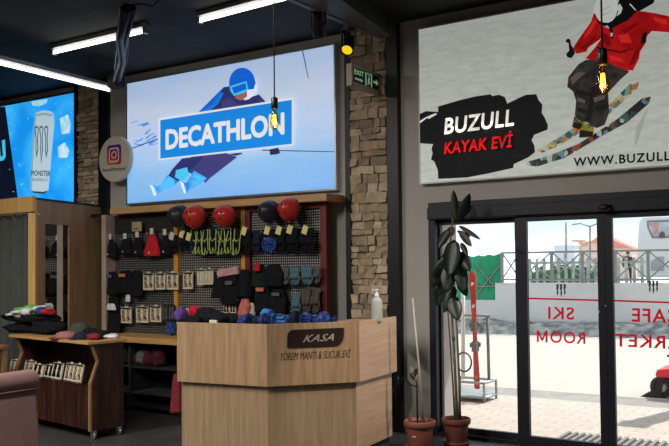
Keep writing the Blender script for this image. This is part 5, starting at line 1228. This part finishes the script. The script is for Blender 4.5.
for s, d in ((.06, .10), (LW-.06, .10), (.06, LD-.06), (LW-.06, LD-.06)):
    q = cp(s, d, 0); q.z = 0
    g = G(); g.M = Matrix.Translation((q.x, q.y, .035)) @ Matrix.Rotation(math.pi/2, 4, 'X'); g.lathe([(.028, -.014), (.035, -.008), (.035, .008), (.028, .014)], n=16); wl = g.build('castor', M['metal'], cart)
    G().box(q.x-.022, q.x+.022, q.y-.022, q.y+.022, .05, .095).build('castor_plate', M['metal'], wl)
# sock packs standing in the cart bin
ang = math.atan2(ux.y, ux.x)
binl = ['leftmost sock pack in the cart bin', 'second sock pack from the left in the cart bin', 'third sock pack from the left in the cart bin', 'middle sock pack in the cart bin', 'third sock pack from the right in the cart bin', 'second sock pack from the right in the cart bin', 'rightmost sock pack in the cart bin']
for k, (x0, x1) in enumerate(((11.5, 21), (24, 34), (34.5, 44), (44.5, 53), (53.5, 63), (64.5, 73.5), (74, 83))):
    front = cp(LW*.5, .14, .6); nrm = -uy
    p = ap((x0+x1)/2, 380, front, nrm); wd = (ap(x1, 370, front, nrm)-ap(x0, 370, front, nrm)).length; s = (p-cl_).dot(ux)
    b_ = cp(s, .115 + (.02 if k % 2 else 0), .552)
    ph = ap((x0+x1)/2, 358+x0*.06+(3 if k in (2, 3) else 0), front, nrm).z-.552
    make_pack('cream '+binl[k] if k not in (2, 3) else 'dark printed '+binl[k], None, b_, wd, max(.14, ph), 'black' if k in (2, 3, 4) else M['skin'], 'card', -.22, ang)
# goods on the cart top
def on_cart(name, label, cat, x0, x1, yt, yb, col, seed, d, dp=.16, base=CT, kind=False):
    P_ = cp(0, d, CT); a, b_ = ap(x0, yb, P_, -uy), ap(x1, yb, P_, -uy); m_ = (a+b_)/2; zt_ = ap((x0+x1)/2, yt, P_, -uy).z
    return make_cloth(name, label, cat, V((m_.x, m_.y, base)), (b_-a).length, dp, max(.03, zt_-base), col, seed, kind)
on_cart('folded_jacket', 'black folded jacket lowest in the pile on the cart', 'jacket', 12, 37, 322, 334, 'black', 51, .26, .34)
on_cart('folded_jacket', 'black folded jacket at the right of the pile on the cart', 'jacket', 38, 60, 319, 334, 'black', 52, .30, .30)
P_ = cp(0, .26, CT); zz = ap(30, 320, P_, -uy).z-.01
on_cart('folded_jacket', 'black folded jacket on top of the pile, under the white gloves', 'jacket', 12, 52, 311, 322, 'black', 53, .28, .30, zz-.022)
zz2 = ap(30, 312, P_, -uy).z-.02
def pile_glove(label, x0, x1, py, d, col, cuffc, base, rot, th=.055):
    P_ = cp(0, d, CT); a, b_ = ap(x0, py, P_, -uy), ap(x1, py, P_, -uy); m_ = (a+b_)/2; L = (b_-a).length
    t = thing('ski_glove', label, 'glove', (m_.x, m_.y, base))
    Mx = Matrix.Translation((m_.x, m_.y, base+th*.5)) @ Matrix.Rotation(rot, 4, 'Z') @ Matrix.Rotation(math.pi/2, 4, 'Y') @ Matrix.Rotation(math.pi/2, 4, 'Z') @ Matrix.Translation((0, 0, -L/2))
    g = G(); g.M = Mx; glove_geo(g, 0, L*.42, L, 1, th); gl_ = g.build('glove_body', F_[col], t)
    g = G(); g.M = Mx; g.lathe([(L*.15, L*.63), (L*.17, L*.68), (L*.20, L*.97), (L*.18, L)], (0, 0, 0), 14, 1, .5); g.build('cuff', F_[cuffc], gl_)
pile_glove('white ski glove with green cuff on top of the black pile, leftmost', 13, 29, 314, .18, 'white', 'green', zz2-.03, .25)
pile_glove('bright green ski glove topmost on the black pile', 22, 42, 307, .26, 'green', 'white', zz2+.03, .2)
pile_glove('white ski glove under the green one on the black pile', 19, 37, 311, .20, 'white', 'lime', zz2, .3)
pile_glove('blue ski glove with red cuff at the right of the black pile', 34, 50, 308, .24, 'blue', 'red', zz2+.01, -.1)
def cap_hat(label, x0, x1, yt, yb, col, d, bcol=None):
    P_ = cp(0, d, CT); a, b_ = ap(x0, yb, P_, -uy), ap(x1, yb, P_, -uy); m_ = (a+b_)/2; r = (b_-a).length*.5; h = max(.05, ap((x0+x1)/2, yt, P_, -uy).z-CT)
    t = thing('cap', label, 'hat', (m_.x, m_.y, CT)); c = (m_.x, m_.y, CT)
    g = G(); g.lathe([(r*.8, 0), (r*.84, h*.3), (r*.72, h*.7), (r*.42, h*.94), (.004, h)], c, 22); g.build('crown', F_[col], t)
    g = G(); g.M = Matrix.Translation((m_.x-r*.25, m_.y-r*.55, CT+.006)); g.ell((0, 0, 0), r*.7, r*.6, .009, 18, 6); g.build('brim', F_[bcol or col], t)
    g = G(); g.ell((m_.x, m_.y, CT+h), .012, .012, .008, 8, 5); g.build('button', F_[bcol or col], t)
cap_hat('pink cap lying on the cart beside the black pile', 59, 74, 331, 338, 'palepink', .12, 'dullred'); cap_hat('camouflage cap behind the pink and blue caps on the cart', 73, 87, 322, 330, 'camo', .36)
cap_hat('navy blue cap right of the pink cap on the cart', 76, 87, 332, 339, 'navy', .14); cap_hat('black cap near the right end of the cart top', 95, 108, 330, 336, 'black', .34)
on_cart('knit_hat', 'red and black knitted hat between the caps on the cart', 'hat', 89, 98, 333, 339, 'dullred', 61, .18, .12); on_cart('knit_hat', 'white and red knitted hat at the right end of the cart', 'hat', 107, 117, 333.5, 337.5, 'white', 62, .36, .12)
on_cart('knit_hat', 'black knitted hat behind the red one on the cart', 'hat', 84, 98, 328, 336, 'black', 63, .38, .12)
# ------------------------------------------------------------------ fitting booth
BT = 2.585
q0, q1 = az(35, 199.2, BT), az(101.3, 206.9, BT)
fd = (q1-q0); fd.z = 0; FL = fd.length; fd.normalize(); fn = V((fd.y, -fd.x, 0))
if fn.x < 0: fn = -fn
hl, hr = ap(-40, 200, q0, V((0, 1, 0))), q0
booth = thing('fitting_booth', 'wooden fitting booth with a narrow mirror on its side', 'booth', ((q0.x+q1.x)/2-.6, (q0.y+q1.y)/2, 0))
bb = lambda s, d, z: q0 + fd*s - fn*d + V((0, 0, z-BT))
m0, m1 = ap(45.3, 262, q0, fn), ap(69.3, 262, q0, fn); mz1 = ap(57, 224.5, q0, fn).z; mz0 = .75
ms0, ms1 = (m0-q0).dot(fd), (m1-q0).dot(fd)
g = G()
for (sa_, sb_, za_, zb2) in ((.04, ms0, 0, BT), (ms1, FL, 0, BT), (ms0, ms1, mz1, BT), (ms0, ms1, 0, mz0)): g.prism([bb(sa_, 0, za_), bb(sb_, 0, za_), bb(sb_, .03, za_), bb(sa_, .03, za_)], (0, 0, zb2-za_))
g.build('side_panel', M['boothw'], booth)
g = G(); g.prism([bb(ms0, .012, mz0), bb(ms1, .012, mz0), bb(ms1, .02, mz0), bb(ms0, .02, mz0)], (0, 0, mz1-mz0)); g.build('mirror', M['mirror'], booth)
wl_ = ap(27.6, 260, q0+V((0, .0, 0)), V((0, 1, 0)))
g = G(); g.prism([bb(-.0, -.004, 0), bb(.045, -.004, 0), bb(.045, .10, 0), bb(0, .10, 0)], (0, 0, BT)); g.build('front_post', M['boothf'], booth, .003)
fx_ = V((-1, .05, 0)).normalized()
hz0 = ap(10, 213.6, q0, V((0, 1, 0))).z
ff = lambda s, d, z: V((q0.x, q0.y, 0)) + fx_*s + V((0, d, 0)) + V((0, 0, z))
g = G(); g.prism([ff(-.02, -.05, hz0), ff(1.25, -.05, hz0), ff(1.25, 0, hz0), ff(-.02, 0, hz0)], (0, 0, BT+.035-hz0)); g.build('header_board', M['boothf'], booth, .003)
g = G(); g.prism([ff(1.2, 0, 0), ff(1.25, 0, 0), ff(1.5, 1.2, 0), ff(1.45, 1.2, 0)], (0, 0, BT)); g.build('side_panel', M['boothw'], booth)
g = G(); g.prism([bb(0, -.01, BT), bb(FL, -.01, BT), bb(FL, .06, BT), bb(0, .06, BT)], (0, 0, .022)); g.build('top_trim', M['black'], booth)
g = G(); rr0, rr1 = ff(.0, .06, hz0-.03), ff(1.22, .06, hz0-.03); g.tube([rr0, rr1], .014, 8); g.build('curtain_rail', M['metal'], booth)
t = thing('curtain', 'grey fabric curtain hanging across the fitting booth opening', 'curtain', ff(.6, .06, .05))
g = G(); n = 90; A_, B_ = [], []
for i in range(n+1):
    u = .13+1.05*i/n; dw = .05*math.sin(i*.34)+.012*math.sin(i*.9+1); A_.append([]); B_.append([])
    for z in (.05, .9, hz0-.015):
        k = 1.25 if z < .5 else 1 if z < 1 else .6; A_[-1].append(g.v(ff(u, .06+dw*k, z))); B_[-1].append(g.v(ff(u, .066+dw*k, z)))
for i in range(n):
    for j in range(2):
        g.f([A_[i][j], A_[i+1][j], A_[i+1][j+1], A_[i][j+1]], True); g.f([B_[i][j], B_[i][j+1], B_[i+1][j+1], B_[i+1][j]], True)
    g.f([A_[i][0], B_[i][0], B_[i+1][0], A_[i+1][0]]); g.f([A_[i][2], A_[i+1][2], B_[i+1][2], B_[i][2]])
for i in (0, n):
    for j in range(2): g.f([A_[i][j], A_[i][j+1], B_[i][j+1], B_[i][j]])
g.build('curtain_cloth', M['curtain'], t)
# black wall lamp arm beside the booth (short dark bar)
p0, p1 = ay(92, 216, 7.3), ay(110, 217, 7.3)
g = G(); g.box(p0.x, p1.x, 7.28, 7.34, p0.z-.02, p0.z+.02); tag(g.build('wall_bar', M['black']), 'short black bar at the top between the booth and the pegboard', 'bar')
# ------------------------------------------------------------------ armchair
ac = az(38, 371, 1.02); AX, AY1 = ac.x, ac.y; AY0 = AY1-.74
chair = thing('armchair', 'dusty pink velvet armchair with a rolled back, cut by the left edge', 'armchair', (AX-.4, (AY0+AY1)/2, 0))
prof = [(-.06, .10), (.05, .12), (.045, .5), (.0, .86), (-.01, .90), (-.14, .90), (-.16, .86), (-.14, .45), (-.12, .10)]
g = G(); g.prism([(AX+d, AY0, z) for d, z in prof], (0, AY1-AY0, 0)); g.build('backrest', M['velvet'], chair, .03, seg=3)
g = G(); yy0, yy1 = AY0-.01, AY1+.01
cyl = [(AX-.06, y, .955) for y in (yy0-.012, yy0, yy0+.02, yy1-.02, yy1, yy1+.012)]
g.tube(cyl, [.045, .066, .075, .075, .066, .045], 20); g.build('back_roll', M['velvet'], chair)
g = G(); g.tube([(AX+.002, AY0, .90), (AX+.002, AY1, .90)], .008, 6); g.build('piping', M['velvet'], chair)
G().box(AX-.78, AX-.14, AY0+.10, AY1-.10, .28, .46).build('seat_cushion', M['velvet'], chair, .04, seg=3)
G().box(AX-.76, AX-.02, AY0+.02, AY1-.02, .12, .28).build('seat_base', M['velvet'], chair, .02)
for y0, y1 in ((AY0, AY0+.12), (AY1-.12, AY1)): G().box(AX-.78, AX-.10, y0, y1, .12, .62).build('arm', M['velvet'], chair, .04, seg=3)
for x in (AX-.72, AX-.06):
    for y in (AY0+.07, AY1-.07):
        g = G(); g.lathe([(.016, 0), (.026, .13)], (x, y, 0), 12); g.build('leg', M['walnut'], chair)
# wooden side table at the far left, partly seen
tp = ay(9.5, 345, 5.55); tz = tp.z
tp.y -= .5
tb = thing('side_table', 'brown wooden table with a slanted brace at the left edge behind the armchair', 'table', (tp.x-.3, tp.y+.25, 0))
G().box(tp.x-.75, tp.x, tp.y, tp.y+.5, tz-.04, tz).build('table_top', M['edge'], tb, .004)
for x in (tp.x-.72, tp.x-.06):
    for y in (tp.y+.02, tp.y+.43): G().box(x, x+.05, y, y+.05, 0, tz-.04).build('leg', M['edge'], tb)
g = G(); g.hexa([(tp.x-.30, tp.y+.025, tz-.05), (tp.x-.25, tp.y+.025, tz-.05), (tp.x-.25, tp.y+.06, tz-.05), (tp.x-.30, tp.y+.06, tz-.05), (tp.x-.06, tp.y+.025, tz-.36), (tp.x-.06, tp.y+.025, tz-.30), (tp.x-.06, tp.y+.06, tz-.30), (tp.x-.06, tp.y+.06, tz-.36)]); g.build('brace', M['edge'], tb)
# ------------------------------------------------------------------ plants
def pot(parent, c, rt, h, label_spot=False):
    g = G(); g.lathe([(rt*.68, .02), (rt*.72, .03), (rt*.88, h*.78), (rt*.88, h*.80), (rt*1.0, h*.80), (rt*1.04, h*.84), (rt*1.04, h*.97), (rt*1.0, h), (rt*.92, h), (rt*.88, h*.88)], c, 32, cap=False)
    g.lathe([(rt*.68, .02), (.001, .02)], c, 32, cap=False); p = g.build('pot', M['terra'], parent)
    g = G(); g.lathe([(rt*.885, h*.87), (.001, h*.90)], c, 32, cap=False); g.build('soil', M['soil'], parent)
    g = G(); g.lathe([(rt*.70, .0), (rt*.92, .012), (rt*.97, .05), (rt*.93, .05), (rt*.88, .021), (.001, .020)], c, 32); g.build('saucer', M['terra'], parent)
    if label_spot: g = G(); g.box(c.x-.02, c.x+.02, c.y-rt*.82, c.y-rt*.80, c.z+h*.5, c.z+h*.56); g.build('sticker', M['tagw'], parent)
    return p
def leaf(parent, A, tip, wd, mt=None, droop=.15, face=None):
    A, T = V(A), V(tip); d = T-A; L = d.length; d.normalize()
    fc = V(face) if face else V((.35, -.9, .25)); s = d.cross(fc).normalized(); n_ = s.cross(d).normalized()
    g = G(); N_ = 9; Lf, Rt, Md = [], [], []
    for i in range(N_+1):
        u = i/N_; w_ = wd*.5*math.sin(math.pi*min(1, u*.94+.05))**.6*(1.25-.2*u) if 0 < i < N_ else wd*.02
        c = A+d*(L*u) - n_*(droop*L*(u-.5)**2*-1.0) + V((0, 0, -droop*L*.25*u*u))
        Lf.append(g.v(c-s*w_+n_*w_*.25)); Rt.append(g.v(c+s*w_+n_*w_*.25)); Md.append(g.v(c))
    for i in range(N_):
        g.f([Lf[i], Md[i], Md[i+1], Lf[i+1]], True); g.f([Md[i], Rt[i], Rt[i+1], Md[i+1]], True)
    o = g.build('leaf', mt or M['leaf'], parent); md = o.modifiers.new('thick', 'SOLIDIFY'); md.thickness = .003; return o
pb = az(456.5, 445.5, 0); prt = .135; ph = .265
fic = thing('rubber_plant', 'tall rubber plant in a terracotta pot before the door glass', 'potted plant', pb)
pot(fic, pb, prt, ph)
PYv = pb.y; ff_ = lambda px, py, dy=0.0: ay(px, py, PYv+dy)
for k, pts in enumerate(([(457.5, 421), (456, 390), (454, 350), (451.5, 310), (450, 275), (450.5, 240), (453.5, 212)], [(460, 421), (459.3, 380), (457, 330), (454, 290), (455, 255)], [(455, 421), (453, 385), (450, 340), (447, 300), (449, 270)])):
    g = G(); rr_ = (.016, .014, .011)[k]; P_ = [ff_(x, y, .012*(k-1)) for x, y in pts]; P_[0].z = ph*.86
    g.tube(P_, [rr_*(1-.55*i/(len(pts)-1)) for i in range(len(pts))], 8); g.build('stem', M['bark'], fic)
leaves = [((456, 222), (453.5, 189), 6.5, 0, -.02), ((458, 222), (470, 192), 8, 0, -.05), ((459, 226), (481, 239), 3.6, 0, -.08), ((458, 219), (473, 205), 7, 1, .02), ((455, 228), (447, 236), 8, 1, 0), ((457, 231), (471, 236.5), 3, 0, .02),
          ((460, 231), (472, 246), 6, 1, -.03), ((450, 230), (437.5, 248), 8, 0, -.02), ((461, 243), (468, 256), 4.5, 0, -.03), ((455, 240), (450, 276), 15, 0, -.10), ((459, 252), (470, 271), 10, 0, -.04), ((450, 256), (432, 276), 9, 0, -.05),
          ((447, 266), (431, 287), 10, 0, -.02), ((451, 262), (446, 292), 12, 0, -.12), ((458, 262), (464, 292), 11, 0, -.06), ((449, 278), (437, 305), 11, 0, .02), ((455, 286), (444, 312), 9, 0, -.06), ((452, 296), (458, 320), 11.5, 0, -.10), ((458, 275), (467, 296), 8, 0, .03), ((446, 285), (434, 296), 7, 0, .04), ((449, 252), (441, 268), 8, 0, .05), ((453, 336), (455, 341), 3, 1, -.04)]
ppm = (ff_(460, 300)-ff_(450, 300)).length/10
for (a, b_, wpx, br, dy) in leaves: leaf(fic, ff_(*a, dy*.3), ff_(*b_, dy), wpx*ppm, M['leafb'] if br else M['leaf'], .12, (R_.uniform(-.1, .6), -.9, R_.uniform(-.2, .5)))
p2 = az(420, 450.5, 0)
t = thing('potted_cane', 'terracotta pot with a pale cane and a withered stem beside the desk', 'potted plant', p2)
pot(t, p2, .145, .285, True)
f2 = lambda px, py, dy=0.0: ay(px, py, p2.y+dy)
g = G(); a, b_ = f2(423, 424), f2(412.5, 298); a.z = .24; g.tube([a, a.lerp(b_, .5)+V((.006, 0, 0)), b_], [.013, .011, .008], 8); g.build('cane', M['bamboo'], t)
g = G(); a = f2(417.5, 424, .02); a.z = .24; P_ = [a, f2(417, 400, .02), f2(417, 385, .02), f2(414, 371, .02)]; g.tube(P_, [.009, .008, .007, .005], 8); st_ = g.build('stem', M['soil'], t)
for (b0, b1, wd) in (((416, 380), (410, 372), 4), ((415, 376), (417.5, 367), 3.5), ((415, 377), (410.5, 366), 3), ((416, 381), (419, 373), 3)): leaf(t, f2(*b0, .02), f2(*b1, .0), wd*ppm, M['leafb'] if wd > 3.4 else M['bamboo'], .3)
# power lead from the black post to the small pot
g = G(); P_ = [ay(400.5, 379, D-.10), ay(403, 378, 7.3), ay(407, 381, 7.1), ay(411.5, 385, 6.98), ay(416.5, 386.5, p2.y+.02)]
g.tube(P_, .007, 6); tag(g.build('power_lead', M['rubber']), 'thin black lead curving from the black wall post to the withered stem', 'cable')
cb_ = ay(399.5, 390, D-.09); g = G(); g.ell((cb_.x, D-.10, cb_.z), .05, .03, .16, 12, 8); tag(g.build('cable_cover', M['black']), 'black rounded cable cover on the black wall post beside the desk', 'cable cover')
